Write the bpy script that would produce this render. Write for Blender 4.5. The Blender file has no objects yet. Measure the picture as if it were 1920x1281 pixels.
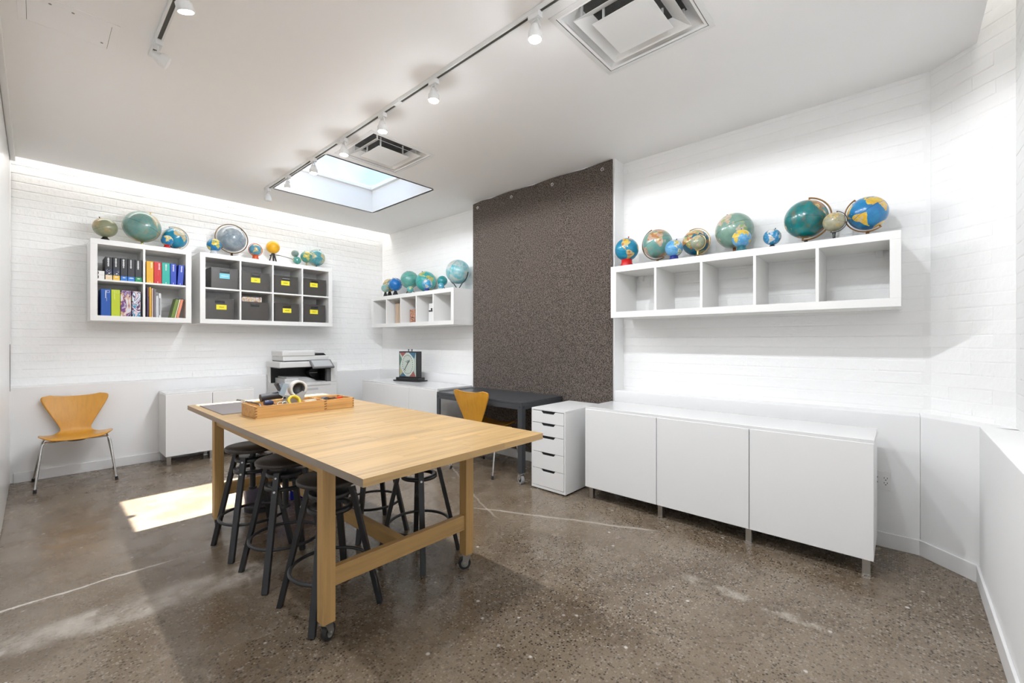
import bpy, bmesh, math, random
import numpy as np
from mathutils import Vector, Matrix, Euler
R = math.radians
SC = bpy.context.scene
COL = SC.collection

# ------------------------------------------------------------------ camera
cam_d = bpy.data.cameras.new('camera')
cam = bpy.data.objects.new('camera', cam_d); COL.objects.link(cam)
cam.location = (0, 0, 1.275)
cam.rotation_euler = (R(90), 0, R(42.174 - 90))
cam_d.sensor_width = 36.0
cam_d.lens = 807.6 / 1920 * 36
cam_d.shift_x = 3 / 1920
cam_d.clip_start = 0.02
SC.camera = cam

# ------------------------------------------------------------------ world, sun, exposure
SC.view_settings.view_transform = 'Standard'
SC.view_settings.look = 'None'
SC.view_settings.gamma = 1.0
SC.view_settings.use_curve_mapping = False
SC.view_settings.exposure = 0.60
W = bpy.data.worlds.new('sky'); SC.world = W; W.use_nodes = True
nt = W.node_tree; bg = nt.nodes['Background']
tc = nt.nodes.new('ShaderNodeTexCoord')
nz = nt.nodes.new('ShaderNodeTexNoise'); nz.inputs['Scale'].default_value = 2.6; nz.inputs['Detail'].default_value = 5
rp = nt.nodes.new('ShaderNodeValToRGB')
rp.color_ramp.elements[0].position = .42; rp.color_ramp.elements[0].color = (.36, .58, .88, 1)
rp.color_ramp.elements[1].position = .64; rp.color_ramp.elements[1].color = (.95, .97, 1, 1)
nt.links.new(tc.outputs['Generated'], nz.inputs['Vector']); nt.links.new(nz.outputs['Fac'], rp.inputs['Fac'])
nt.links.new(rp.outputs['Color'], bg.inputs['Color']); bg.inputs['Strength'].default_value = 1.3
sun_d = bpy.data.lights.new('sun', 'SUN'); sun_d.energy = 26.0; sun_d.angle = R(.6); sun_d.color = (1, .98, .95)
sun = bpy.data.objects.new('sun', sun_d); COL.objects.link(sun)
sun.rotation_euler = Vector((-.438, -.13, -1)).to_track_quat('-Z', 'Y').to_euler()

LAMP_W = 27.5        # each lit track lamp
COVE_W = 8.0        # the led strips hidden above the ceiling edges
WARM = (.95, .98, 1.03)

H = 2.943            # ceiling
XR, YB = 3.71, 6.11  # brick faces of the right and back wall
XL, YF = -1.2, -.5   # wall behind the sliding door, wall behind the camera
ROOF = 3.42

# ------------------------------------------------------------------ materials
MATS = {}
def nodes_of(m): return m.node_tree.nodes, m.node_tree.links
def mat(name, col, rough=.5, metal=0, bump=0, bscale=60, vary=0, vscale=8, coat=0, spec=.5, alpha=None, emit=None, estr=0, trans=0, objvar=0):
    if name in MATS: return MATS[name]
    m = bpy.data.materials.new(name); m.use_nodes = True
    N, L = nodes_of(m); b = N['Principled BSDF']
    b.inputs['Base Color'].default_value = (*col, 1); b.inputs['Roughness'].default_value = rough
    b.inputs['Metallic'].default_value = metal; b.inputs['Specular IOR Level'].default_value = spec
    if coat: b.inputs['Coat Weight'].default_value = coat; b.inputs['Coat Roughness'].default_value = .08
    if trans: b.inputs['Transmission Weight'].default_value = trans
    if emit: b.inputs['Emission Color'].default_value = (*emit, 1); b.inputs['Emission Strength'].default_value = estr
    t = N.new('ShaderNodeTexCoord')
    if vary or objvar:
        n = N.new('ShaderNodeTexNoise'); n.inputs['Scale'].default_value = vscale; n.inputs['Detail'].default_value = 4
        L.new(t.outputs['Object'], n.inputs['Vector'])
        hsv = N.new('ShaderNodeHueSaturation'); hsv.inputs['Color'].default_value = (*col, 1)
        mr = N.new('ShaderNodeMapRange'); mr.inputs['To Min'].default_value = 1 - vary; mr.inputs['To Max'].default_value = 1 + vary
        L.new(n.outputs['Fac'], mr.inputs['Value'])
        if objvar:
            oi = N.new('ShaderNodeObjectInfo'); m2 = N.new('ShaderNodeMapRange'); m2.inputs['To Min'].default_value = 1 - objvar; m2.inputs['To Max'].default_value = 1 + objvar
            L.new(oi.outputs['Random'], m2.inputs['Value']); mu = N.new('ShaderNodeMath'); mu.operation = 'MULTIPLY'
            L.new(mr.outputs[0], mu.inputs[0]); L.new(m2.outputs[0], mu.inputs[1]); L.new(mu.outputs[0], hsv.inputs['Value'])
        else: L.new(mr.outputs[0], hsv.inputs['Value'])
        L.new(hsv.outputs[0], b.inputs['Base Color'])
    if bump:
        n2 = N.new('ShaderNodeTexNoise'); n2.inputs['Scale'].default_value = bscale; n2.inputs['Detail'].default_value = 5
        L.new(t.outputs['Object'], n2.inputs['Vector'])
        bp = N.new('ShaderNodeBump'); bp.inputs['Strength'].default_value = bump; bp.inputs['Distance'].default_value = .01
        L.new(n2.outputs['Fac'], bp.inputs['Height']); L.new(bp.outputs[0], b.inputs['Normal'])
    MATS[name] = m; return m

def wood(name, col, axis='x', grain=.16, rough=.42, coat=0, objvar=.08, knots=False):
    if name in MATS: return MATS[name]
    m = bpy.data.materials.new(name); m.use_nodes = True; N, L = nodes_of(m); b = N['Principled BSDF']
    t = N.new('ShaderNodeTexCoord'); mp = N.new('ShaderNodeMapping')
    s = {'x': (1.2, 26, 26), 'y': (26, 1.2, 26), 'z': (26, 26, 1.2)}[axis]; mp.inputs['Scale'].default_value = s
    oi = N.new('ShaderNodeObjectInfo')
    ad = N.new('ShaderNodeVectorMath'); ad.operation = 'ADD'
    sc = N.new('ShaderNodeVectorMath'); sc.operation = 'SCALE'; sc.inputs['Scale'].default_value = 37
    L.new(oi.outputs['Random'], sc.inputs[0])
    L.new(t.outputs['Object'], ad.inputs[0]); L.new(sc.outputs[0], ad.inputs[1]); L.new(ad.outputs[0], mp.inputs['Vector'])
    n = N.new('ShaderNodeTexNoise'); n.inputs['Scale'].default_value = 1.6; n.inputs['Detail'].default_value = 6; n.inputs['Roughness'].default_value = .62
    L.new(mp.outputs[0], n.inputs['Vector'])
    r = N.new('ShaderNodeValToRGB'); e = r.color_ramp.elements
    e[0].position = .28; e[0].color = (*[c * (1 - grain * 2.1) for c in col], 1)
    e[1].position = .55; e[1].color = (*col, 1)
    L.new(n.outputs['Fac'], r.inputs['Fac'])
    hsv = N.new('ShaderNodeHueSaturation'); m2 = N.new('ShaderNodeMapRange'); m2.inputs['To Min'].default_value = 1 - objvar; m2.inputs['To Max'].default_value = 1 + objvar
    L.new(oi.outputs['Random'], m2.inputs['Value']); L.new(m2.outputs[0], hsv.inputs['Value']); L.new(r.outputs[0], hsv.inputs['Color'])
    if knots:                                   # grey end grain on the faces across the fibres
        sx = N.new('ShaderNodeSeparateXYZ'); L.new(t.outputs['Normal'], sx.inputs[0]); ab = N.new('ShaderNodeMath'); ab.operation = 'ABSOLUTE'; L.new(sx.outputs[0], ab.inputs[0])
        st = N.new('ShaderNodeMath'); st.operation = 'GREATER_THAN'; st.inputs[1].default_value = .8; L.new(ab.outputs[0], st.inputs[0])
        mp3 = N.new('ShaderNodeMapping'); mp3.inputs['Scale'].default_value = (2.2, 55, 4); L.new(ad.outputs[0], mp3.inputs['Vector'])
        n3 = N.new('ShaderNodeTexNoise'); n3.inputs['Scale'].default_value = 1.0; n3.inputs['Detail'].default_value = 3; L.new(mp3.outputs[0], n3.inputs['Vector'])
        r3 = N.new('ShaderNodeMapRange'); r3.inputs['From Min'].default_value = .66; r3.inputs['From Max'].default_value = .74; r3.inputs['To Max'].default_value = .55; L.new(n3.outputs['Fac'], r3.inputs['Value'])
        dm = N.new('ShaderNodeMix'); dm.data_type = 'RGBA'; L.new(r3.outputs[0], dm.inputs['Factor']); L.new(hsv.outputs[0], dm.inputs[6]); dm.inputs[7].default_value = (.20, .11, .05, 1)
        em = N.new('ShaderNodeMix'); em.data_type = 'RGBA'; L.new(st.outputs[0], em.inputs['Factor']); L.new(dm.outputs[2], em.inputs[6]); em.inputs[7].default_value = (.30, .245, .19, 1)
        L.new(em.outputs[2], b.inputs['Base Color'])
    else: L.new(hsv.outputs[0], b.inputs['Base Color'])
    b.inputs['Roughness'].default_value = rough
    if coat: b.inputs['Coat Weight'].default_value = coat
    bp = N.new('ShaderNodeBump'); bp.inputs['Strength'].default_value = .05; bp.inputs['Distance'].default_value = .004
    L.new(n.outputs['Fac'], bp.inputs['Height']); L.new(bp.outputs[0], b.inputs['Normal'])
    MATS[name] = m; return m

M_ceil = mat('ceiling_paint', (.93, .925, .92), .75, bump=.02, bscale=180)
M_wall = mat('white_panel_paint', (.88, .88, .875), .6, bump=.015, bscale=120)
M_brick = mat('painted_brick', (.90, .90, .89), .55, bump=.38, bscale=24, vary=.02, vscale=9)
M_mortar = mat('painted_mortar', (.88, .88, .87), .6, bump=.3, bscale=26)
M_base = mat('baseboard_paint', (.82, .82, .815), .4)
M_white = mat('white_laminate', (.83, .83, .82), .35)
M_whiteg = mat('white_gloss', (.80, .80, .795), .22, coat=.3)
M_shelf = mat('white_shelf_foil', (.82, .815, .795), .4)
M_wmetal = mat('white_metal', (.82, .82, .81), .35)
M_dark = mat('dark_void', (.012, .012, .012), .8)
M_grey = mat('galvanised_grey', (.30, .30, .29), .5, metal=.3)
M_chrome = mat('chrome', (.72, .72, .72), .12, metal=1)
M_steel = mat('brushed_steel', (.55, .54, .52), .32, metal=1)
M_black = mat('black_rubber', (.015, .015, .016), .55)
M_blackm = mat('black_metal', (.022, .024, .028), .38, spec=.6)
M_desk = mat('charcoal_steel', (.050, .054, .060), .36, spec=.6)
M_bin = mat('dark_plastic_crate', (.066, .060, .054), .36, vary=.15, vscale=14)
M_birch = wood('birch_butcher_block', (.52, .335, .143), 'x', .16, .38, coat=.15, objvar=.11, knots=True)
M_birchz = wood('birch_post', (.56, .345, .13), 'z', .12, .45)
M_birchx = wood('birch_rail', (.56, .345, .13), 'x', .12, .45)
M_birchy = wood('birch_rail_long', (.56, .345, .13), 'y', .12, .45)
M_chair = wood('beech_veneer', (.68, .32, .030), 'z', .06, .34, coat=.3, objvar=.03)
M_box = wood('pine_box', (.66, .36, .12), 'x', .16, .5)
M_seat = wood('black_stained_ash', (.040, .035, .032), 'y', .2, .42)

def glass(name, col=(1, 1, 1), refl=.06, mixc=.9):
    m = bpy.data.materials.new(name); m.use_nodes = True; N, L = nodes_of(m)
    out = N['Material Output']; N.remove(N['Principled BSDF'])
    tr = N.new('ShaderNodeBsdfTransparent'); tr.inputs[0].default_value = (*col, 1)
    gl = N.new('ShaderNodeBsdfGlossy'); gl.inputs['Roughness'].default_value = .05
    mx = N.new('ShaderNodeMixShader'); mx.inputs[0].default_value = refl
    L.new(tr.outputs[0], mx.inputs[1]); L.new(gl.outputs[0], mx.inputs[2]); L.new(mx.outputs[0], out.inputs[0])
    return m
M_glass = glass('skylight_glass', (.97, .985, 1))
M_clear = glass('clear_plastic', (.80, .80, .84))

def floor_material():
    m = bpy.data.materials.new('polished_concrete'); m.use_nodes = True; N, L = nodes_of(m); b = N['Principled BSDF']
    t = N.new('ShaderNodeTexCoord'); P = t.outputs['Object']
    def noise(scale, detail=5, rough=.55, vec=P, dist=0):
        n = N.new('ShaderNodeTexNoise'); n.inputs['Scale'].default_value = scale; n.inputs['Detail'].default_value = detail
        n.inputs['Roughness'].default_value = rough; n.inputs['Distortion'].default_value = dist; L.new(vec, n.inputs['Vector']); return n.outputs['Fac']
    def math_(op, a, b_=None, clamp=False):
        n = N.new('ShaderNodeMath'); n.operation = op; n.use_clamp = clamp
        for i, v in enumerate((a, b_)):
            if v is None: continue
            if isinstance(v, (int, float)): n.inputs[i].default_value = v
            else: L.new(v, n.inputs[i])
        return n.outputs[0]
    def ramp(v, lo, hi, a=0., c=1.):
        n = N.new('ShaderNodeMapRange'); n.interpolation_type = 'SMOOTHSTEP'
        n.inputs['From Min'].default_value = lo; n.inputs['From Max'].default_value = hi; n.inputs['To Min'].default_value = a; n.inputs['To Max'].default_value = c
        L.new(v, n.inputs['Value']); return n.outputs[0]
    def mix(f, a, c):
        n = N.new('ShaderNodeMix'); n.data_type = 'RGBA'
        L.new(f, n.inputs['Factor']) if not isinstance(f, float) else setattr(n.inputs['Factor'], 'default_value', f)
        for s, v in (('A', a), ('B', c)):
            sock = [i for i in n.inputs if i.name == s and i.type == 'RGBA'][0]
            if isinstance(v, tuple): sock.default_value = (*v, 1)
            else: L.new(v, sock)
        return [o for o in n.outputs if o.type == 'RGBA'][0]
    sep = N.new('ShaderNodeSeparateXYZ'); L.new(P, sep.inputs[0]); X, Y = sep.outputs[0], sep.outputs[1]
    big = noise(.8, 4); mid = noise(3.2, 6, .6)
    c = mix(ramp(big, .35, .65), (.142, .103, .067), (.205, .158, .110))
    c = mix(ramp(mid, .40, .66, 0, .55), c, (.245, .195, .142))
    grime = noise(1.7, 6, .65, dist=.4)
    c = mix(ramp(grime, .56, .74, 0, .5), c, (.095, .072, .052))
    # exposed aggregate: small stones of mixed tone, more of them toward the camera
    vo = N.new('ShaderNodeTexVoronoi'); vo.inputs['Scale'].default_value = 88; L.new(P, vo.inputs['Vector'])
    vs = N.new('ShaderNodeSeparateColor'); L.new(vo.outputs['Color'], vs.inputs[0])
    stone = ramp(vo.outputs['Distance'], .38, .52, 1, 0)
    zone = noise(1.1, 3, .5)
    nearness = math_('SUBTRACT', 1.15, ramp(math_('ADD', math_('MULTIPLY', Y, .9), math_('MULTIPLY', X, .12)), 1.2, 3.6))
    amount = math_('MULTIPLY', math_('ADD', ramp(zone, .3, .6, .45, 1), 0), nearness, True)
    dk = math_('MULTIPLY', math_('MULTIPLY', stone, ramp(vs.outputs[0], .55, .66)), math_('MULTIPLY', amount, .95))
    c = mix(dk, c, (.028, .021, .016))
    lt = math_('MULTIPLY', math_('MULTIPLY', stone, ramp(vs.outputs[1], .70, .80)), math_('MULTIPLY', amount, .8))
    c = mix(lt, c, (.36, .31, .255))
    c = mix(math_('MULTIPLY', ramp(noise(150, 2, .5), .57, .66), math_('MULTIPLY', amount, .6)), c, (.050, .037, .026))
    c = mix(math_('MULTIPLY', ramp(noise(125, 2, .5), .60, .68), math_('MULTIPLY', amount, .5)), c, (.36, .30, .235))
    vo2 = N.new('ShaderNodeTexVoronoi'); vo2.inputs['Scale'].default_value = 26; L.new(P, vo2.inputs['Vector'])
    v2 = N.new('ShaderNodeSeparateColor'); L.new(vo2.outputs['Color'], v2.inputs[0])
    spot = math_('MULTIPLY', ramp(vo2.outputs['Distance'], .12, .30, 1, 0), ramp(v2.outputs[0], .972, .985))
    c = mix(math_('MULTIPLY', spot, .8), c, (.66, .62, .57))
    # filled saw cut running along x, and wandering cracks
    wob = math_('MULTIPLY', math_('SUBTRACT', noise(2.2, 5, .6), .5), .16)
    def crack(lin, lo, hi, w, sock, wobble=1.0):
        d = math_('ABSOLUTE', math_('ADD', lin, math_('MULTIPLY', wob, wobble)))
        line = ramp(d, w * .35, w, 1, 0)
        return math_('MULTIPLY', line, math_('MULTIPLY', ramp(sock, lo, lo + .15), ramp(sock, hi - .2, hi, 1, 0)))
    k1 = crack(math_('SUBTRACT', Y, 3.15), -.6, .62, .012, X, .9)
    k1b = crack(math_('SUBTRACT', Y, 3.13), .5, 2.3, .006, X, .7)
    k2 = crack(math_('ADD', math_('SUBTRACT', X, 2.50), math_('MULTIPLY', math_('SUBTRACT', Y, 1.9), .45)), 1.15, 2.5, .018, Y, .5)
    k3 = crack(math_('SUBTRACT', X, 2.37), .15, .95, .055, Y, 1.1)
    k4 = crack(math_('ADD', math_('SUBTRACT', X, 2.3), math_('MULTIPLY', math_('SUBTRACT', Y, 2.3), -.5)), 2.1, 3.6, .012, Y, .8)
    c = mix(math_('MULTIPLY', k1, .85), c, (.66, .62, .56)); c = mix(math_('MULTIPLY', k1b, .4), c, (.5, .45, .4))
    for k, a in ((k2, .6), (math_('MULTIPLY', k3, ramp(noise(9, 5, .7), .42, .6)), .5), (k4, .4)): c = mix(math_('MULTIPLY', k, a), c, (.52, .47, .40))
    # worn pale patch band
    band = math_('MULTIPLY', ramp(math_('ABSOLUTE', math_('ADD', math_('SUBTRACT', Y, 2.76), math_('ADD', math_('MULTIPLY', X, .12), math_('MULTIPLY', wob, 1.2)))), .05, .15, 1, 0), ramp(X, .75, 1.3, 1, 0))
    c = mix(math_('MULTIPLY', band, ramp(noise(5, 6, .7), .38, .62, .15, .75)), c, (.50, .45, .39))
    L.new(c, b.inputs['Base Color'])
    L.new(ramp(noise(6, 5, .6), .3, .7, .13, .34), b.inputs['Roughness'])
    b.inputs['Specular IOR Level'].default_value = .5
    bp = N.new('ShaderNodeBump'); bp.inputs['Strength'].default_value = .12; bp.inputs['Distance'].default_value = .003
    L.new(math_('SUBTRACT', noise(40, 4), math_('MULTIPLY', dk, .6)), bp.inputs['Height']); L.new(bp.outputs[0], b.inputs['Normal'])
    return m
M_floor = floor_material()

def felt_material():
    m = bpy.data.materials.new('brown_felt'); m.use_nodes = True; N, L = nodes_of(m); b = N['Principled BSDF']
    t = N.new('ShaderNodeTexCoord')
    n = N.new('ShaderNodeTexNoise'); n.inputs['Scale'].default_value = 105; n.inputs['Detail'].default_value = 4; L.new(t.outputs['Object'], n.inputs['Vector'])
    r = N.new('ShaderNodeValToRGB'); e = r.color_ramp.elements
    e[0].position = .36; e[0].color = (.028, .022, .019, 1); e[1].position = .64; e[1].color = (.180, .146, .122, 1)
    L.new(n.outputs['Fac'], r.inputs['Fac']); L.new(r.outputs[0], b.inputs['Base Color']); b.inputs['Roughness'].default_value = .95
    b.inputs['Sheen Weight'].default_value = .3; b.inputs['Specular IOR Level'].default_value = .1
    bp = N.new('ShaderNodeBump'); bp.inputs['Strength'].default_value = .4; bp.inputs['Distance'].default_value = .003
    L.new(n.outputs['Fac'], bp.inputs['Height']); L.new(bp.outputs[0], b.inputs['Normal'])
    return m
M_felt = felt_material()

# ------------------------------------------------------------------ mesh helpers
class B:
    def __init__(s): s.v = []; s.f = []; s.sm = []
    def add(s, vs, fs, smooth=False):
        o = len(s.v); s.v += [tuple(p) for p in vs]; s.f += [tuple(i + o for i in f) for f in fs]; s.sm += [smooth] * len(fs); return s
    def box(s, x0, x1, y0, y1, z0, z1):
        vs = [(x, y, z) for z in (z0, z1) for y in (y0, y1) for x in (x0, x1)]
        return s.add(vs, [(0, 2, 3, 1), (4, 5, 7, 6), (0, 1, 5, 4), (2, 6, 7, 3), (0, 4, 6, 2), (1, 3, 7, 5)])
    def cyl(s, p0, p1, r0, r1=None, n=16, cap=True):
        r1 = r0 if r1 is None else r1
        p0, p1 = Vector(p0), Vector(p1); d = (p1 - p0).normalized(); a = d.orthogonal().normalized(); b = d.cross(a)
        vs = []
        for p, r in ((p0, r0), (p1, r1)):
            for i in range(n):
                t = 2 * math.pi * i / n; vs.append(p + a * (r * math.cos(t)) + b * (r * math.sin(t)))
        s.add(vs, [(i, (i + 1) % n, n + (i + 1) % n, n + i) for i in range(n)], True)
        if cap: s.add(vs, [tuple(range(n - 1, -1, -1)), tuple(range(n, 2 * n))])
        return s
    def lathe(s, prof, n=24, c=(0, 0, 0)):
        vs = [(c[0] + r * math.cos(2 * math.pi * i / n), c[1] + r * math.sin(2 * math.pi * i / n), c[2] + z) for r, z in prof for i in range(n)]
        fs = [(j * n + i, j * n + (i + 1) % n, (j + 1) * n + (i + 1) % n, (j + 1) * n + i) for j in range(len(prof) - 1) for i in range(n)]
        return s.add(vs, fs, True)
    def tube(s, pts, r, n=10, closed=False, flat=1.0, up=None):
        pts = [Vector(p) for p in pts]; m = len(pts); vs = []
        ref = Vector(up) if up else None; a = None
        for k, p in enumerate(pts):
            if closed: d = pts[(k + 1) % m] - pts[k - 1]
            else: d = pts[min(k + 1, m - 1)] - pts[max(k - 1, 0)]
            d.normalize()
            if ref is not None: a = ref - d * ref.dot(d); a.normalize()
            elif a is None: a = d.orthogonal().normalized()
            else: a = (a - d * a.dot(d)).normalized()
            b = d.cross(a); rr = r[k] if isinstance(r, (list, tuple)) else r
            for i in range(n):
                t = 2 * math.pi * i / n; vs.append(p + a * (rr * math.cos(t)) + b * (rr * flat * math.sin(t)))
        q = m if closed else m - 1
        s.add(vs, [(k * n + i, k * n + (i + 1) % n, ((k + 1) % m) * n + (i + 1) % n, ((k + 1) % m) * n + i) for k in range(q) for i in range(n)], True)
        if not closed: s.add(vs, [tuple(range(n - 1, -1, -1)), tuple(range((m - 1) * n, m * n))])
        return s
    def bar(s, p0, p1, w, h, up=(0, 0, 1)):       # rectangular bar from p0 to p1
        p0, p1 = Vector(p0), Vector(p1); d = (p1 - p0).normalized(); u = Vector(up); u = (u - d * u.dot(d)).normalized(); a = d.cross(u)
        vs = [p + a * (sx * w / 2) + u * (sz * h / 2) for p in (p0, p1) for sx, sz in ((-1, -1), (1, -1), (1, 1), (-1, 1))]
        return s.add(vs, [(3, 2, 1, 0), (4, 5, 6, 7), (0, 1, 5, 4), (1, 2, 6, 5), (2, 3, 7, 6), (3, 0, 4, 7)])
    def extrude(s, poly, axis, a0, a1):           # polygon in the two other axes, pushed along axis
        n = len(poly)
        def mk(p, a): return {'x': (a, p[0], p[1]), 'y': (p[0], a, p[1]), 'z': (p[0], p[1], a)}[axis]
        vs = [mk(p, a) for a in (a0, a1) for p in poly]
        return s.add(vs, [tuple(range(n)), tuple(range(2 * n - 1, n - 1, -1))] + [(i, n + i, n + (i + 1) % n, (i + 1) % n) for i in range(n)])
    def xf(s, M):
        s.v = [tuple(M @ Vector(p)) for p in s.v]; return s

def obj(name, b, m, parent=None, bevel=0, world=True, sub=0):
    me = bpy.data.meshes.new(name)
    vs = b.v
    me.from_pydata(vs, [], b.f); me.polygons.foreach_set('use_smooth', b.sm)
    bm = bmesh.new(); bm.from_mesh(me); bmesh.ops.recalc_face_normals(bm, faces=bm.faces); bm.to_mesh(me); bm.free()
    me.materials.append(m)
    o = bpy.data.objects.new(name, me); COL.objects.link(o)
    if parent is not None:
        o.parent = parent
        if world:
            p = parent
            off = Vector((0, 0, 0))
            while p is not None: off += Vector(p.location); p = p.parent
            me.transform(Matrix.Translation(-off))
    if bevel:
        md = o.modifiers.new('bevel', 'BEVEL'); md.width = bevel; md.segments = 2; md.limit_method = 'ANGLE'; md.angle_limit = R(40)
    if sub:
        md = o.modifiers.new('sub', 'SUBSURF'); md.levels = sub; md.render_levels = sub
    return o
def tag(o, label, cat, group=None):
    o['label'] = label; o['category'] = cat
    if group: o['group'] = group
    return o
def thing(name, label, cat, loc=(0, 0, 0), rz=0, group=None):
    o = bpy.data.objects.new(name, None); COL.objects.link(o); o.location = loc; o.rotation_euler = (0, 0, rz); o.empty_display_size = .1
    return tag(o, label, cat, group)
def struct(name, b, m, bevel=0):
    o = obj(name, b, m, None, bevel); o['kind'] = 'structure'; return o
def one(name, b, m, label, cat, group=None, bevel=0):
    return tag(obj(name, b, m, None, bevel), label, cat, group)
def box(*a): return B().box(*a)
def copy_tree(o, parent=None):
    c = o.copy(); COL.objects.link(c); c.parent = parent
    for ch in list(o.children): copy_tree(ch, c)
    return c

# ------------------------------------------------------------------ the room shell
struct('floor', box(XL - .3, XR + .3, YF - .3, YB + .3, -.12, 0), M_floor)
# ceiling slab, stops short of back and front wall (light slots), with a skylight opening
SX0, SX1, SY0, SY1 = 1.74, 2.93, 3.80, 5.06
CY0, CY1 = -.315, 5.908
DIFF = ((2.095, 1.035), (2.092, 3.400))
def slab(x0, x1, y0, y1, z0, z1, holes):
    xs = sorted({x0, x1, *[h[0] for h in holes], *[h[1] for h in holes]}); ys = sorted({y0, y1, *[h[2] for h in holes], *[h[3] for h in holes]})
    solid = lambda i, j: 0 <= i < len(xs) - 1 and 0 <= j < len(ys) - 1 and not any(h[0] <= xs[i] and xs[i + 1] <= h[1] and h[2] <= ys[j] and ys[j + 1] <= h[3] for h in holes)
    b_ = B(); nx, ny = len(xs), len(ys)
    vs = [(x, y, z) for z in (z0, z1) for y in ys for x in xs]; ix = lambda k, j, i: k * nx * ny + j * nx + i; fs = []
    for i in range(nx - 1):
        for j in range(ny - 1):
            if not solid(i, j): continue
            fs.append((ix(0, j, i), ix(0, j + 1, i), ix(0, j + 1, i + 1), ix(0, j, i + 1))); fs.append((ix(1, j, i), ix(1, j, i + 1), ix(1, j + 1, i + 1), ix(1, j + 1, i)))
            for di, dj, p, q in ((-1, 0, (j, i), (j + 1, i)), (1, 0, (j, i + 1), (j + 1, i + 1)), (0, -1, (j, i), (j, i + 1)), (0, 1, (j + 1, i), (j + 1, i + 1))):
                if not solid(i + di, j + dj): fs.append((ix(0, *p), ix(0, *q), ix(1, *q), ix(1, *p)))
    return b_.add(vs, fs)
struct('ceiling', slab(XL - .1, XR + .1, CY0, CY1, H, H + .05, [(SX0, SX1, SY0, SY1)] + [(x - .27, x + .27, y - .27, y + .27) for x, y in DIFF]), M_ceil)
# roof deck, open above the skylight shaft; higher over the front slot
RZ = 3.16
struct('trim_1', slab(XL - .2, XR + .3, -.25, YB + .3, RZ, RZ + .05, [(SX0, SX1, SY0, SY1)]), M_ceil)
struct('trim_7', B().box(XL - .2, XR + .3, YF - .3, -.25, ROOF + .2, ROOF + .25).box(XL - .2, XR + .3, -.27, -.25, H + .05, ROOF + .2), M_wall)
# skylight: shaft lining, frame, pane
sk = bpy.data.objects.new('window_1', None); COL.objects.link(sk); sk.location = ((SX0 + SX1) / 2, (SY0 + SY1) / 2, H); sk['kind'] = 'structure'
GZ = 3.215
for nm, a in (('shaft_lining', (SX0 - .02, SX0 + .006, SY0, SY1, H, GZ)), ('shaft_lining', (SX1 - .006, SX1 + .02, SY0, SY1, H, GZ)),
              ('shaft_lining', (SX0 + .006, SX1 - .006, SY0 - .02, SY0 + .006, H, GZ)), ('shaft_lining', (SX0 + .006, SX1 - .006, SY1 - .006, SY1 + .02, H, GZ))):
    obj(nm, box(*a), M_wall, sk)
fw = .045
fr = B(); fr.box(SX0 - .02, SX0 + fw, SY0, SY1, GZ, GZ + .03); fr.box(SX1 - fw, SX1 + .02, SY0, SY1, GZ, GZ + .03)
fr.box(SX0 + fw, SX1 - fw, SY1 - fw, SY1, GZ, GZ + .03)
fo = obj('window_frame', fr, M_wmetal, sk)
obj('sun_mask_strip', box(SX0 + fw, SX1 - fw, SY0, SY0 + .30, GZ, GZ + .03), M_wmetal, sk)  # opaque strip added out of view to trim the sun patch
obj('pane', box(SX0 + fw - .01, SX1 - fw + .01, SY0 + .29, SY1 - fw + .01, GZ + .031, GZ + .036), M_glass, sk)

# brick walls ---------------------------------------------------------------
random.seed(4)
BRICKS = []
def brick_mesh(k):
    rnd = random.Random(100 + k); w, h, t = .1108, .0372, .007; vs = []; fs = []
    xs = [-w, -w * .35, w * .35, w]; lv = [(-h, 1), (-h + .007, 0), (h - .006, 0), (h, 1)]
    dp = rnd.uniform(.0006, .0022)
    for z, edge in lv:
        for x in xs:
            vs.append((x + (rnd.uniform(-.0008, .0008) if abs(x) == w else 0), -t + (dp if edge else rnd.uniform(-.0004, .0004)), z + rnd.uniform(-.0016, .0016)))
    for z in (-h, h):
        for x in (-w, w): vs.append((x, t, z))
    for j in range(3):
        for i in range(3): fs.append((j * 4 + i, j * 4 + i + 1, (j + 1) * 4 + i + 1, (j + 1) * 4 + i))
    fs += [(0, 16, 17, 3, 2, 1), (12, 13, 14, 15, 19, 18), (0, 4, 8, 12, 18, 16), (3, 17, 19, 15, 11, 7)]
    me = bpy.data.meshes.new('brick'); me.from_pydata(vs, [], fs); me.materials.append(M_brick)
    return me
BRICKS = [brick_mesh(k) for k in range(16)]

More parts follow.
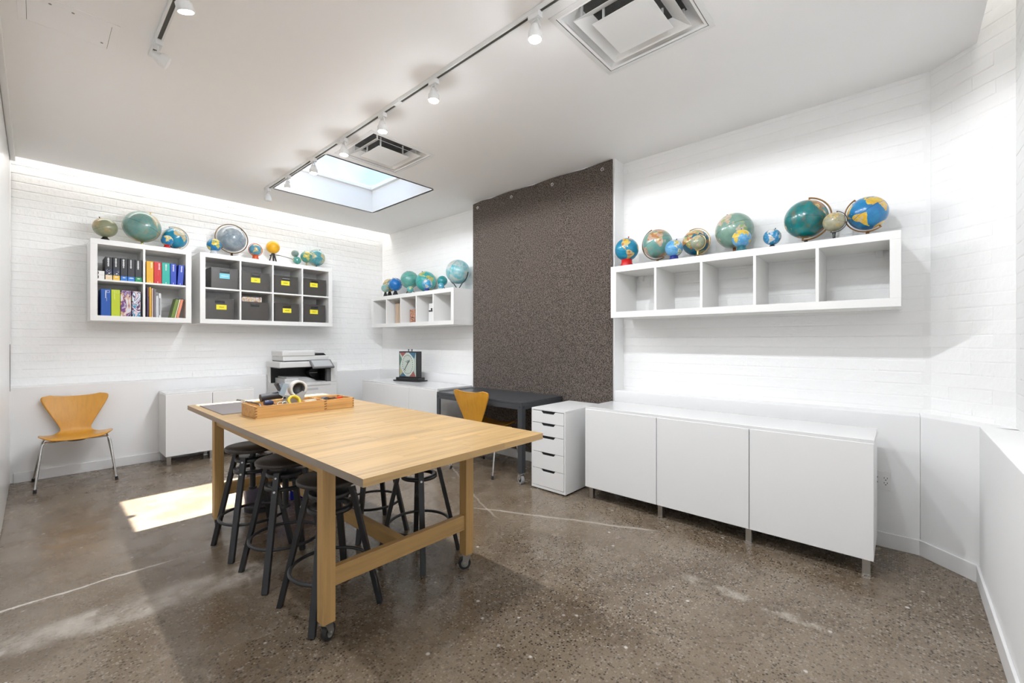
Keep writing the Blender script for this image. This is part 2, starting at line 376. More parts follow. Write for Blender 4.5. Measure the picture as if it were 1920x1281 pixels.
def brick_wall(name, p0, p1, z0, z1, normal, relief=1.0, split=300, focus=None):
    """p0->p1 runs along the wall foot, normal points into the room"""
    p0 = Vector((*p0, 0)); p1 = Vector((*p1, 0)); L_ = (p1 - p0).length; u = (p1 - p0) / L_; n = Vector((*normal, 0)).normalized()
    back = -n
    p0e, p1e = p0 - u * .12, p1 + u * .12
    q = [p0e + back * .0020 * relief, p1e + back * .0020 * relief, p1e + back * .2, p0e + back * .2]
    b = B(); b.extrude([(v.x, v.y) for v in q], 'z', z0, z1)
    w = struct(name, b, M_mortar)
    ang = math.atan2(u.y, u.x)
    if (Matrix.Rotation(ang, 3, 'Z') @ Vector((0, -1, 0))).dot(n) < 0: ang += math.pi
    cw, chh = .222, .0765; rows = int((z1 - z0) / chh); items = []
    rnd = random.Random(hash(name) % 1000 if False else len(name) * 7)
    for r in range(rows):
        z = z0 + chh * (r + .5); off = (cw / 2 if r % 2 else 0) + rnd.uniform(-.012, .012)
        header = (r % 6 == 5)
        step = cw / 2 if header else cw
        s = -off + step / 2
        while s < L_:
            w_ = min(s + step / 2, L_) - max(s - step / 2, 0)
            if w_ > .04:
                c = (min(s + step / 2, L_) + max(s - step / 2, 0)) / 2
                items.append((c, z, w_ / cw))
            s += step
    if focus: items.sort(key=lambda t: focus(p0 + u * t[0], t[1]))
    rest = B(); rest_v = []
    for i, (c, z, sx) in enumerate(items):
        me = BRICKS[rnd.randrange(len(BRICKS))]
        pos = p0 + u * c + n * (rnd.uniform(-.00035, .00035) * relief - .007 * relief); pos.z = z
        rot = Euler((rnd.uniform(-.006, .006) * relief, rnd.uniform(-.007, .007), ang + rnd.uniform(-.002, .002) * relief))
        sc = (sx, relief, 1)
        if i < split:
            o = bpy.data.objects.new('brick', me); COL.objects.link(o); o.parent = w
            o.location = pos; o.rotation_euler = rot; o.scale = sc
        else:
            M = Matrix.LocRotScale(pos, rot, Vector(sc))
            rest.add([M @ v.co for v in me.vertices], [tuple(p.vertices) for p in me.polygons])
    if rest.v:
        o = obj('distant_bricks', rest, M_brick, w, world=False); o['kind'] = 'stuff'
    return w
from_cam = lambda p, z: p.x * p.x + p.y * p.y + (z - 1.3) ** 2 * .3
LB, LRg = .858, .828      # ledge heights on the back and right
brick_wall('wall_back', (XL, YB), (XR, YB), .70, RZ, (0, -1), 1.6, 300, lambda p, z: (0 if (p.x > -.15) else 99) + from_cam(p, z))
PY0, PY1 = 1.93, 3.785    # the pier
brick_wall('wall_right', (XR, YB), (XR, -.137), .70, RZ, (-1, 0), .9, 300, lambda p, z: from_cam(p, z) + (50 if PY0 < p.y < PY1 else 0))
CH = .305
brick_wall('wall_corner', (XR, -.137), (XR - CH, -.137 - CH), .70, ROOF + .2, (-1, 1), .9, 300)
YF2 = -.137 - CH
brick_wall('wall_front', (XR - CH, YF2), (XL, YF2), .70, ROOF + .2, (0, 1), .9, 260, from_cam)
struct('wall_left', box(XL - .15, XL, YF - .2, YB + .2, 0, ROOF), M_wall)
# pier carrying the felt
PX = 3.545
struct('wall_pier', box(PX, XR, PY0, PY1, 0, H), M_wall)
# knee walls with a ledge
KX, KY = 3.545, 5.903
struct('trim_2', box(XL, XR, KY, YB + .1, 0, LB), M_wall, .004)
struct('trim_3', box(KX, XR + .1, PY1, KY, 0, LB), M_wall, .004)
struct('trim_4', box(KX, XR + .1, -.087, PY0, 0, LRg), M_wall, .004)
b = B(); b.extrude([(KX, -.0875), (3.343, -.308), (3.30, YF), (XR + .1, YF), (XR + .1, -.0875)], 'z', 0, LRg)
struct('trim_5', b, M_wall, .003)
struct('trim_6', box(XL, 3.343, YF, -.308, 0, LRg), M_wall, .004)
# baseboards
bh, bt = .092, .012
struct('baseboard_back', box(-.13, KX, KY - bt, KY, 0, bh), M_base, .003)
struct('baseboard_right', box(KX - bt, KX, -.09, PY0, 0, bh), M_base, .003)
struct('baseboard_pier', box(PX - bt, PX, PY0, PY1, 0, bh), M_base, .003)
b = B(); d = Vector((3.343 - KX, -.308 + .0875, 0)).normalized(); nn = Vector((d.y, -d.x, 0)); 
if nn.x > 0: nn = -nn
a0 = Vector((KX, -.0875, 0)); a1 = Vector((3.343, -.308, 0))
b.extrude([tuple(v[:2]) for v in (a0, a1, a1 + nn * bt, a0 + nn * bt)], 'z', 0, bh); struct('baseboard_corner', b, M_base, .003)
struct('baseboard_front', box(XL, 3.338, -.308, -.308 + bt, 0, bh), M_base, .003)
# sliding door at the camera's left with its rail
dr = bpy.data.objects.new('door_1', None); COL.objects.link(dr); dr.location = (-.17, 4.7, 0); dr['kind'] = 'structure'
obj('door_panel', box(-.19, -.15, 3.3, 5.885, .012, 2.885), M_whiteg, dr, .003)
obj('door_handle', box(-.152, -.1475, 5.872, 5.884, .83, 1.25), M_dark, dr)
obj('rail', box(-.150, -.118, 1.2, 5.92, 2.90, H), M_wmetal, dr, .003)
obj('rail_slot', box(-.176, -.152, 1.2, 5.90, 2.925, H), M_grey, dr)
obj('jamb', box(-.21, -.15, 5.886, YB - .02, 0, H), M_wall, dr)

# light strips hidden in the two slots
def area(name, loc, size, power, rot, col=(1, .97, .93)):
    d = bpy.data.lights.new(name, 'AREA'); d.shape = 'RECTANGLE'; d.size, d.size_y = size; d.energy = power; d.color = col
    o = bpy.data.objects.new(name, d); COL.objects.link(o); o.location = loc; o.rotation_euler = rot; return o
area('slot_strip_back', (1.75, 6.00, 3.13), (3.8, .10), COVE_W, (0, 0, 0))
area('slot_strip_front', (1.55, -.36, 3.58), (3.6, .08), COVE_W * .8, (0, 0, 0))

# ------------------------------------------------------------------ work table
TZ, TT = .803, .030
TX0, TX1, TY0, TY1 = .755, 1.757, 1.366, 3.895
tb = thing('work_table', 'long butcher block work table on square wooden legs with casters', 'table', ((TX0 + TX1) / 2, (TY0 + TY1) / 2, 0))
rnd = random.Random(11)
ROWS = 54; sw = (TY1 - TY0) / ROWS
for i in range(ROWS):
    cuts = sorted([TX0 + (TX1 - TX0) * rnd.uniform(.25, .75)]) if i % 3 else [TX0 + (TX1 - TX0) * rnd.uniform(.2, .4), TX0 + (TX1 - TX0) * rnd.uniform(.6, .8)]
    xs = [TX0] + cuts + [TX1]
    for a, c in zip(xs[:-1], xs[1:]):
        z = TZ - rnd.uniform(0, .0003)
        obj('stave', box(a + .0001, c - .0001, TY0 + i * sw + .00012, TY0 + (i + 1) * sw - .00012, TZ - TT, z), M_birch, tb)
LX = (.804, 1.602); LY = (1.782, 3.395); LW = .056
for x in LX:
    for y in LY:
        obj('leg', box(x, x + LW, y, y + LW, .085, TZ - TT), M_birchz, tb, .003)
for y in LY: obj('end_stretcher', box(LX[0] + LW, LX[1], y + .012, y + LW - .010, .228, .309), M_birchx, tb, .003)
obj('long_stretcher', box(1.205, 1.245, LY[0] + LW - .01, LY[1] + .012, .230, .300), M_birchy, tb, .003)
for x in (LX[0] + .012, LX[1] + .012): obj('apron', box(x, x + .030, LY[0] + LW, LY[1], TZ - TT - .062, TZ - TT), M_birchy, tb, .002)
for y in (LY[0] + .012, LY[1] + .012): obj('apron', box(LX[0] + LW, LX[1], y, y + .030, TZ - TT - .062, TZ - TT), M_birchx, tb, .002)
def caster(parent, x, y, top, r, w, ang, wheel_m, fork_m, world=True):
    M = Matrix.Translation((x, y, 0)) @ Matrix.Rotation(ang, 4, 'Z')
    wb = B(); wb.cyl((.012, -w / 2, r), (.012, w / 2, r), r, n=24)
    wb.xf(M)
    k = obj('caster', wb, wheel_m, parent, .002)
    fb = B()
    for s in (-1, 1):
        fb.extrude([(-.022, top - .004), (.022, top - .004), (.026, r), (.012, r - .012), (-.004, r)], 'y', s * (w / 2 + .002), s * (w / 2 + .005))
    fb.box(-.026, .026, -w / 2 - .006, w / 2 + .006, top - .006, top)
    fb.cyl((.012, -w / 2 - .008, r), (.012, w / 2 + .008, r), .006, n=10)
    fb.xf(M); f = obj('fork', fb, fork_m, parent)
    for s_ in (-1, 1): obj('hub', B().cyl((.012, s_ * w / 2, r), (.012, s_ * (w / 2 + .0015), r), r * .62, n=18).xf(M), M_black if wheel_m is not M_black else M_grey, k)
    return k
for x, y, a in ((LX[0] + .028, LY[0] + .028, .5), (LX[1] + .028, LY[0] + .028, 2.6), (LX[0] + .028, LY[1] + .028, 1.1), (LX[1] + .028, LY[1] + .028, -1.)):
    caster(tb, x, y, .085, .034, .024, a, M_black, M_steel)

# ------------------------------------------------------------------ bar stools
def make_stool():
    t = thing('bar_stool', '', 'stool')
    sb = B(); sb.lathe([(0, .600), (.142, .602), (.150, .606), (.151, .618), (.146, .624), (.0, .622)], 40)
    obj('seat', sb, M_seat, t, world=False)
    obj('screw_spindle', B().cyl((0, 0, .36), (0, 0, .602), .016, n=16).cyl((0, 0, .352), (0, 0, .366), .024, n=16), M_blackm, t, world=False)
    obj('seat_plate', B().cyl((0, 0, .585), (0, 0, .601), .07, .085, n=24), M_blackm, t, world=False)
    pl = B(); pl.lathe([(.02, .535), (.094, .535), (.097, .538), (.097, .553), (.094, .556), (.02, .556)], 32)
    obj('upper_collar', pl, M_blackm, t, world=False)
    pl = B(); pl.lathe([(.078, .468), (.105, .468), (.105, .486), (.078, .486), (.078, .468)], 32)
    obj('lower_collar', pl, M_blackm, t, world=False)
    for k in range(4):
        a = R(45 + 90 * k); c, s = math.cos(a), math.sin(a)
        lb = B(); lb.bar((.236 * c, .236 * s, .0), (.102 * c, .102 * s, .570), .030, .024, up=(c, s, .2))
        zz = min(v[2] for v in lb.v); lb.v = [(v[0], v[1], max(v[2], 0)) for v in lb.v]
        lg = obj('leg', lb, M_blackm, t, .002, world=False)
        bb = B(); q = Vector((.128 * c, .128 * s, .477)); bb.cyl(q, q + Vector((c, s, .22)) * .012, .006, n=8)
        b2 = B(); q = Vector((.112 * c, .112 * s, .545)); b2.cyl(q, q + Vector((c, s, .22)) * .012, .005, n=8)
        obj('bolt', bb, M_steel, lg, world=False); obj('bolt', b2, M_steel, lg, world=False)
    rg = B(); rg.tube([(.178 * math.cos(2 * math.pi * i / 48), .178 * math.sin(2 * math.pi * i / 48), .195) for i in range(48)], .0085, 10, True, up=(0, 0, 1))
    obj('foot_ring', rg, M_blackm, t, world=False)
    return t
proto = make_stool()
for i, (x, y, a, lab) in enumerate((
        (.92, 3.02, .02, 'black adjustable bar stool under the table beside the waste basket'),
        (.94, 2.545, .03, 'black bar stool between two others on the chair side of the table'),
        (.96, 2.045, .03, 'black bar stool right behind the caster leg of the table'),
        (1.545, 2.665, -.12, 'black bar stool under the table on the side of the charcoal desk'),
        (1.54, 2.13, .25, 'black bar stool with its leg seen through the end stretcher of the table'))):
    o = proto if i == 0 else copy_tree(proto)
    o.location = (x, y, 0); o.rotation_euler = (0, 0, a); o['label'] = lab; o['group'] = 'black bar stools under the work table'

# ------------------------------------------------------------------ bins under the table
t = thing('waste_basket', 'clear plastic waste basket with dark base behind the table leg', 'waste basket', (1.16, 3.63, 0))
wb = B(); wb.lathe([(.105, .012), (.140, .335), (.147, .337), (.147, .347), (.137, .347), (.102, .016), (.105, .012)], 32, (1.16, 3.63, 0)); obj('bucket', wb, M_clear, t)
obj('base', B().cyl((1.16, 3.63, 0), (1.16, 3.63, .03), .108, .110, n=28), M_blackm, t)
lin = B(); lin.lathe([(.0, .032), (.098, .035), (.126, .25), (.11, .262), (.08, .25), (.0, .262)], 24, (1.16, 3.63, 0)); obj('liner', lin, mat('bin_liner', (.32, .30, .36), .4, trans=.0, bump=.5, bscale=25), t)
obj('rim', B().tube([(1.16 + .147 * math.cos(i * math.pi / 20), 3.63 + .147 * math.sin(i * math.pi / 20), .345) for i in range(40)], .006, 8, True), mat('grey_rim', (.42, .42, .42), .4), t)
t = thing('recycling_bin', 'blue plastic recycling bin tapering to its base beneath the table', 'bin', (1.475, 3.70, 0))
M_blue = mat('cobalt_plastic', (.014, .03, .42), .35)
rb = B()
def taper(b_, cx, cy, w0, d0, w1, d1, z0, z1):
    vs = [(cx + sx * w / 2, cy + sy * d / 2, z) for w, d, z in ((w0, d0, z0), (w1, d1, z1)) for sx, sy in ((-1, -1), (1, -1), (1, 1), (-1, 1))]
    return b_.add(vs, [(3, 2, 1, 0), (0, 1, 5, 4), (1, 2, 6, 5), (2, 3, 7, 6), (3, 0, 4, 7)])
taper(rb, 1.475, 3.70, .20, .16, .25, .21, 0, .30); obj('body', rb, M_blue, t, .004)
rim = B(); rim.box(1.34, 1.61, 3.585, 3.600, .29, .315); rim.box(1.34, 1.61, 3.80, 3.815, .29, .315); rim.box(1.34, 1.355, 3.6, 3.80, .29, .315); rim.box(1.595, 1.61, 3.6, 3.80, .29, .315)
obj('rim', rim, M_blue, t, .003)

# ------------------------------------------------------------------ cabinets
def cabinet(name, label, axis, front, back, a0, a1, ndoor, z0=.10, z1=.74, tops=.016, legm=M_steel, legw=.035, doorm=M_white, group=None):
    """axis 'x': doors face -x, doors run along y; axis 'y': doors face -y, run along x"""
    def bb(u0, u1, d0, d1, za, zb):
        return box(d0, d1, u0, u1, za, zb) if axis == 'x' else box(u0, u1, d0, d1, za, zb)
    mid = (a0 + a1) / 2
    t = thing(name, label, 'cabinet', ((front + back) / 2, mid, 0) if axis == 'x' else (mid, (front + back) / 2, 0), group=group)
    dt = .018; g = .0022
    obj('body', bb(a0 + .002, a1 - .002, front + dt + .002, back, z0, z1 - tops - .004), M_white, t, .0015)
    obj('top', bb(a0, a1, front + .004, back, z1 - tops - .003, z1 + .008), M_whiteg, t, .002)
    w = (a1 - a0) / ndoor
    for i in range(ndoor):
        obj('door', bb(a0 + i * w + g, a0 + (i + 1) * w - g, front, front + dt, z0, z1 - .012), doorm, t, .0015)
    for i in range(1, ndoor): obj('gap_shade_strip', bb(a0 + i * w - .004, a0 + i * w + .004, front + dt + .0005, front + dt + .0025, z0, z1 - .03), M_dark, t)  # dark strip painting the shade between neighbouring doors
    ln = ndoor + 1
    for i in range(ln):
        c = a0 + .035 + (a1 - a0 - .07) * i / (ln - 1)
        for d in ((front + .035, front + .035 + legw), (back - .035 - legw, back - .035)):
            lg = obj('leg', bb(c - legw / 2, c + legw / 2, d[0], d[1], .006, z0), legm, t, .002)
            obj('foot', bb(c - legw / 2 - .002, c + legw / 2 + .002, d[0] - .002, d[1] + .002, 0, .008), M_chrome, lg, world=True)
    return t
cabinet('low_cabinet', 'long white sideboard with three flat doors beside the drawer unit', 'x', 3.000, 3.43, .104, 1.900, 3)
cabinet('low_cabinet', 'white two-door floor cabinet on short metal legs beside the wooden chair', 'y', 5.520, 5.885, .888, 1.695, 2)
cabinet('low_cabinet', 'white low cabinet in the room corner under the display clock', 'x', 3.000, 3.53, 3.815, 5.445, 3)

# drawer unit
t = thing('drawer_unit', 'tall narrow white drawer unit with five cut-out handles next to the desk', 'drawer unit', (3.2, 2.215, 0))
DX, DY0, DY1 = 2.917, 2.036, 2.394
obj('body', box(DX + .018, DX + .58, DY0 + .0, DY1, .012, .684), M_white, t, .0015)
obj('top', box(DX + .002, DX + .58, DY0, DY1, .684, .700), M_white, t, .0015)
fr = B(); fr.box(DX + .002, DX + .018, DY0, DY0 + .013, .012, .684); fr.box(DX + .002, DX + .018, DY1 - .013, DY1, .012, .684); fr.box(DX + .002, DX + .018, DY0 + .013, DY1 - .013, .012, .034)
obj('front_frame', fr, M_white, t, .001)
fb = B(); fb.box(DX + .03, DX + .56, DY0 + .01, DY1 - .01, 0, .012); obj('plinth', fb, M_dark, t)
obj('gap_shade_board', box(DX + .0172, DX + .0182, DY0 + .012, DY1 - .012, .033, .6845), mat('gap_shade_grey', (.09, .09, .09), .8), t)  # dark board added behind the drawer fronts, paints the shade in their gaps
zs = [.681, .578, .470, .328, .185, .036]
for i in range(5):
    zt, zb = zs[i] - .002, zs[i + 1] + .002; ym = (DY0 + DY1) / 2; y0, y1 = DY0 + .0155, DY1 - .0155
    hw, hd = .058, .021
    poly = [(y0, zb), (y1, zb), (y1, zt), (ym + hw + .018, zt), (ym + hw, zt - hd), (ym - hw, zt - hd), (ym - hw - .018, zt), (y0, zt)]
    db = B().extrude(poly, 'x', DX, DX + .017)
    dw = obj('drawer', db, M_white, t)
    obj('handle_cutout', box(DX + .0125, DX + .0178, ym - hw - .02, ym + hw + .02, zt - hd - .002, zt + .001), M_dark, dw)

# charcoal desk on casters
t = thing('metal_desk', 'charcoal steel desk on casters in front of the brown felt', 'desk', (3.2, 3.09, 0))
EX0, EX1, EY0, EY1, EZ = 2.895, 3.515, 2.485, 3.690, .735
obj('desk_top', box(EX0, EX1, EY0, EY1, EZ - .022, EZ), M_desk, t, .003)
for a in ((EX0, EX0 + .004, EY0, EY1), (EX1 - .004, EX1, EY0, EY1), (EX0 + .004, EX1 - .004, EY0, EY0 + .004), (EX0 + .004, EX1 - .004, EY1 - .004, EY1)):
    obj('apron', box(*a, EZ - .068, EZ - .022), M_desk, t)
obj('side_lip', box(EX0 + .03, EX1 - .06, EY1 - .004, EY1 + .0, EZ, EZ + .013), mat('lip_grey', (.30, .31, .32), .4), t, .002)
for x, sx in ((EX0 + .0005, 1), (EX1 - .0005, -1)):
    for y, sy in ((EY0 + .0005, 1), (EY1 - .0005, -1)):
        lb = B(); lb.box(min(x, x + sx * .05), max(x, x + sx * .05), min(y, y + sy * .004), max(y, y + sy * .004), .105, EZ - .022)
        lb.box(min(x, x + sx * .004), max(x, x + sx * .004), min(y + sy * .004, y + sy * .05), max(y + sy * .004, y + sy * .05), .105, EZ - .022)
        lb.box(min(x, x + sx * .045), max(x, x + sx * .045), min(y, y + sy * .045), max(y, y + sy * .045), .10, .106)
        lg = obj('leg', lb, M_desk, t)
        bt_ = B()
        zz = EZ - .045
        obj('bolt', B().cyl((x - sx * .003, y + sy * .025, zz), (x, y + sy * .025, zz), .008, n=10), M_blackm, lg); obj('bolt', B().cyl((x + sx * .025, y - sy * .003, zz), (x + sx * .025, y, zz), .008, n=10), M_blackm, lg)
        caster(t, x + sx * .025, y + sy * .025, .10, .042, .026, 1.2 if sy > 0 else 2.1, mat('grey_rubber', (.34, .35, .36), .5), M_chrome)

# ------------------------------------------------------------------ plywood chairs
def make_chair():
    t = thing('plywood_chair', '', 'chair')
    prof = [(-.235, .418), (-.215, .426), (-.17, .428), (-.10, .424), (-.02, .416), (.07, .410), (.13, .409), (.165, .413), (.190, .427), (.203, .455), (.212, .495), (.222, .545), (.234, .60), (.246, .65), (.257, .70), (.264, .735), (.268, .758), (.270, .770)]
    half = [.150, .195, .222, .236, .240, .232, .205, .160, .118, .104, .118, .143, .171, .196, .219, .228, .218, .170]
    # chord parameters, resampled smoothly
    n = len(prof); M_ = 70; NU = 30
    def interp(a, s):
        i = min(int(s), n - 2); f = s - i
        p0, p1, p2, p3 = a[max(i - 1, 0)], a[i], a[i + 1], a[min(i + 2, n - 1)]
        return .5 * ((2 * p1) + (-p0 + p2) * f + (2 * p0 - 5 * p1 + 4 * p2 - p3) * f * f + (-p0 + 3 * p1 - 3 * p2 + p3) * f ** 3)
    ys = [p[0] for p in prof]; zs_ = [p[1] for p in prof]
    def surf(s, u, off):
        y, z, h = interp(ys, s), interp(zs_, s), interp(half, s)
        dy = interp(ys, min(s + .05, n - 1)) - interp(ys, max(s - .05, 0)); dz = interp(zs_, min(s + .05, n - 1)) - interp(zs_, max(s - .05, 0))
        l = math.hypot(dy, dz); ny, nz_ = -dz / l, dy / l
        x = u * h; cup = (.030 * (u * h / .24) ** 2) if s < 8 else .030 * (x / .24) ** 2
        if s >= 8: cup *= min(1, (s - 8) / 3)
        else: cup *= min(1, (8 - s) / 3)
        top = -.016 * (1 - (abs(u)) ** 2) if s > n - 2.2 else 0
        top *= max(0, (s - (n - 2.2)) / 1.2)
        return (x, y + ny * (cup + off), z + nz_ * (cup + off) + top)
    b_ = B(); T = .0095; vs = []
    for side in (0, 1):
        for j in range(M_ + 1):
            s = (n - 1) * j / M_
            for i in range(NU + 1):
                vs.append(surf(s, -1 + 2 * i / NU, -T * side))
    N1 = (M_ + 1) * (NU + 1); idx = lambda sd, j, i: sd * N1 + j * (NU + 1) + i
    fs = []
    for j in range(M_):
        for i in range(NU):
            fs.append((idx(0, j, i), idx(0, j, i + 1), idx(0, j + 1, i + 1), idx(0, j + 1, i))); fs.append((idx(1, j, i), idx(1, j + 1, i), idx(1, j + 1, i + 1), idx(1, j, i + 1)))
    edge = [(0, i) for i in range(NU + 1)] + [(j, NU) for j in range(1, M_ + 1)] + [(M_, i) for i in range(NU - 1, -1, -1)] + [(j, 0) for j in range(M_ - 1, 0, -1)]
    for k in range(len(edge)):
        (j0, i0), (j1, i1) = edge[k], edge[(k + 1) % len(edge)]
        fs.append((idx(0, j0, i0), idx(1, j0, i0), idx(1, j1, i1), idx(0, j1, i1)))
    b_.add(vs, fs, True)
    obj('shell', b_, M_chair, t, world=False)
    obj('hub', B().cyl((0, -.01, .375), (0, -.01, .401), .06, .075, n=24), M_blackm, t, world=False)
    for sx, fy, ky in ((-1, -.23, -.14), (1, -.23, -.14), (-1, .245, .10), (1, .245, .10)):
        foot = Vector((sx * (.255 if fy < 0 else .275), fy, .004))
        pts = [Vector((sx * .03, -.01 + (-.02 if fy < 0 else .02), .388)), Vector((sx * .15, ky * .9, .398)), Vector((sx * .190, ky, .402)), Vector((sx * .207, ky + (fy - ky) * .06, .388)), Vector((sx * .216, ky + (fy - ky) * .16, .36)), foot]
        lg = obj('leg', B().tube(pts, .008, 12), M_chrome, t, world=False)
        d = (pts[-2] - foot).normalized()
        obj('rubber_foot', B().cyl(Vector((foot.x, foot.y, 0)), foot + d * .026, .0115, n=12), M_black, lg, world=False)
    for sx in (-1, 1): obj('bumper', B().cyl((sx * .095, -.145, .402), (sx * .095, -.145, .416), .014, n=12), M_black, t, world=False)
    return t
ch = make_chair(); ch.location = (.257, 5.600, 0); ch.rotation_euler = (0, 0, -.02); ch['label'] = 'bent plywood chair on chrome legs against the white wall by the cabinet'
c2 = copy_tree(ch); c2.location = (3.060, 3.085, 0); c2.rotation_euler = (0, 0, R(90 + 4)); c2.scale = (1, 1, 1.045); c2['label'] = 'bent plywood chair pushed up to the charcoal steel desk'

# ------------------------------------------------------------------ cube shelves
def shelf_unit(name, label, axis, front, a0, a1, z0, z1, ncol, nrow, group=None, brackets=False):
    th, tin, depth = .050, .018, .385
    def bb(u0, u1, d0, d1, za, zb): return box(d0, d1, u0, u1, za, zb) if axis == 'x' else box(u0, u1, d0, d1, za, zb)
    mid = (a0 + a1) / 2; bk = front + depth
    t = thing(name, label, 'shelf', (front + depth / 2, mid, z0) if axis == 'x' else (mid, front + depth / 2, z0), group=group)
    obj('bottom_panel', bb(a0, a1, front, bk, z0, z0 + th), M_shelf, t, .0015); obj('top_panel', bb(a0, a1, front, bk, z1 - th, z1), M_shelf, t, .0015)
    obj('side_panel', bb(a0, a0 + th, front, bk, z0 + th, z1 - th), M_shelf, t, .0015); obj('side_panel', bb(a1 - th, a1, front, bk, z0 + th, z1 - th), M_shelf, t, .0015)
    cw = (a1 - a0 - 2 * th - (ncol - 1) * tin) / ncol
    for i in range(1, ncol):
        u = a0 + th + i * cw + (i - 1) * tin
        obj('divider', bb(u, u + tin, front + .002, bk, z0 + th, z1 - th), M_shelf, t, .001)
    if nrow == 2:
        zc = (z0 + z1) / 2
        for i in range(ncol):
            u = a0 + th + i * (cw + tin)
            obj('shelf_board', bb(u, u + cw, front + .003, bk, zc - tin / 2, zc + tin / 2), M_shelf, t, .001)
    if brackets:
        for u in (a0 + th + .035, a1 - th - .075): obj('bracket', bb(u, u + .04, bk - .03, bk, z1 - th - .045, z1 - th), M_wmetal, t, .002)
    return t
SZ = 1.477
shelf_unit('cube_shelf', 'long white one-row wall shelf with five open compartments near the sideboard', 'x', 3.323, -.003, 1.847, SZ, 1.915, 5, 1, brackets=True)
shelf_unit('cube_shelf', 'white five-compartment wall shelf between room corner and felt pier', 'x', 3.312, 3.905, 5.750, SZ, 1.915, 5, 1)
shelf_unit('cube_shelf', 'square white wall shelf with four compartments of binders', 'y', 5.722, .354, 1.144, SZ, 2.265, 2, 2)
shelf_unit('cube_shelf', 'white wall shelf with eight compartments of dark crates', 'y', 5.722, 1.222, 2.712, SZ, 2.265, 4, 2)

# ------------------------------------------------------------------ binders and books in the square shelf
def C(name, col, rough=.45): return mat('cover_' + name, col, rough)
M_letter = mat('white_print', (.85, .85, .84), .6)
def lettering(parent, x, y, ztop, length, h, m, seed):          # illegible vertical line of type on a spine
    rn = random.Random(seed); b_ = B(); z = ztop
    while z > ztop - length:
        s = rn.uniform(.004, .007); w = h * rn.choice((.6, .6, 1, .75))
        b_.box(x - w / 2, x + w / 2, y - .0006, y, z - s * .72, z); z -= s
    return obj('spine_lettering', b_, m, parent)
def binder(label, x0, x1, y, z0, z1, depth, m, parts=(), tilt=0, group=None, name='binder', cat='binder'):
    t = thing(name, label, cat, ((x0 + x1) / 2, y + depth / 2, z0), group=group)
    obj('cover', box(x0 + .0008, x1 - .0008, y, y + depth, z0, z1), m, t, .0015)
    obj('pages', box(x0 + .004, x1 - .004, y + .01, y + depth + .001, z0 + .002, z1 + .0006), mat('paper', (.78, .76, .70), .8), t)
    for p in parts: p(t)
    if tilt: t.rotation_euler = (0, tilt, 0)
    return t
ZL, ZU = SZ + .0502, 1.8802
BK, NV = C('black', (.018, .019, .024)), C('navy', (.012, .018, .06))
def band(x0, x1, y, za, zb, m): return lambda t: obj('spine_label', box(x0 + .0014, x1 - .0014, y - .0008, y + .001, za, zb), m, t)
def txt(x, y, zt, ln, h, seed, m=M_letter): return lambda t: lettering(t, x, y, zt, ln, h, m, seed)
Y0 = 5.742
blk = [(.460, .512, 'black binder with starry spine and cream label', (.80, .62, .38), True), (.515, .567, 'black binder with starry spine and yellow label', (.85, .52, .05), True),
       (.571, .624, 'black binder with blue label beside the yellow-label binder', (.01, .18, .62), False), (.626, .679, 'black binder with blue label beside the green-label binder', (.01, .20, .66), False), (.681, .735, 'black binder with green label at the divider', (.0, .30, .10), False)]
for i, (a, c, lab, bc, star) in enumerate(blk):
    P = [band(a, c, Y0, ZU + .001, ZU + .046, C('band%d' % i, bc)), txt((a + c) / 2 - .004, Y0, 2.095, .085, .014, i), txt((a + c) / 2, Y0 - .0007, ZU + .036, .006, .034, i + 40)]
    if star:
        P.append(band(a, c, Y0, ZU + .048, ZU + .105, NV))
        def stars(t, a=a, c=c, i=i):
            rn = random.Random(i + 3); b_ = B()
            for k in range(14):
                q = (rn.uniform(a + .006, c - .006), rn.uniform(ZU + .052, ZU + .10)); s = rn.uniform(.0008, .002); b_.box(q[0] - s, q[0] + s, Y0 - .0014, Y0 - .0006, q[1] - s, q[1] + s)
            b_.box((a + c) / 2 - .004, (a + c) / 2 + .008, Y0 - .0014, Y0 - .0006, ZU + .060, ZU + .068); obj('star_print', b_, M_letter, t)
        P.append(stars)
    binder(lab, a, c, Y0, ZU, 2.104, .27, BK, P, group='black binders in the square shelf')
# two white card boxes left of them
for i, (za, zb) in enumerate(((ZU, ZU + .040), (ZU + .0405, ZU + .080))):
    binder(('white flat sample box lying under another at the black binders', 'white flat sample box lying on another at the black binders')[i], .408, .456, Y0 + .004, za, zb, .20, C('white_card', (.80, .79, .76)), [lambda t, za=za: obj('print', box(.409, .414, Y0 + .0032, Y0 + .005, za + .008, za + .032), BK, t)], name='sample_box', cat='box')
for i, (a, c, lab, col) in enumerate(((.769, .826, 'amber yellow binder at the divider of the shelf', (.80, .43, .004)), (.828, .892, 'red binder next to the amber one', (.62, .006, .008)), (.894, .962, 'teal binder with white lettering', (.0, .42, .34)), (.965, 1.016, 'royal blue binder standing upright next to the teal one', (.005, .045, .46)))):
    binder(lab, a, c, Y0, ZU, 2.104, .27, C('up%d' % i, col), [txt((a + c) / 2 + (.012 if i < 2 else 0), Y0, 2.092, .066 if i != 0 else .055, .013, 60 + i), txt((a + c) / 2, Y0, ZU + .02, .014, .007, 80 + i)] + ([txt((a + c) / 2 + .004, Y0, 2.01, .05, .006, 99, C('orange_print', (.75, .12, .02)))] if i == 1 else []), group='coloured binders in the square shelf')
binder('royal blue binder leaning at the shelf side panel', 1.023, 1.073, Y0, ZU + .0020, 2.098, .27, C('up3', (.005, .045, .46)), [txt(1.05, Y0, 2.088, .066, .013, 64), txt(1.048, Y0, ZU + .02, .014, .007, 84)], tilt=.062, group='coloured binders in the square shelf')
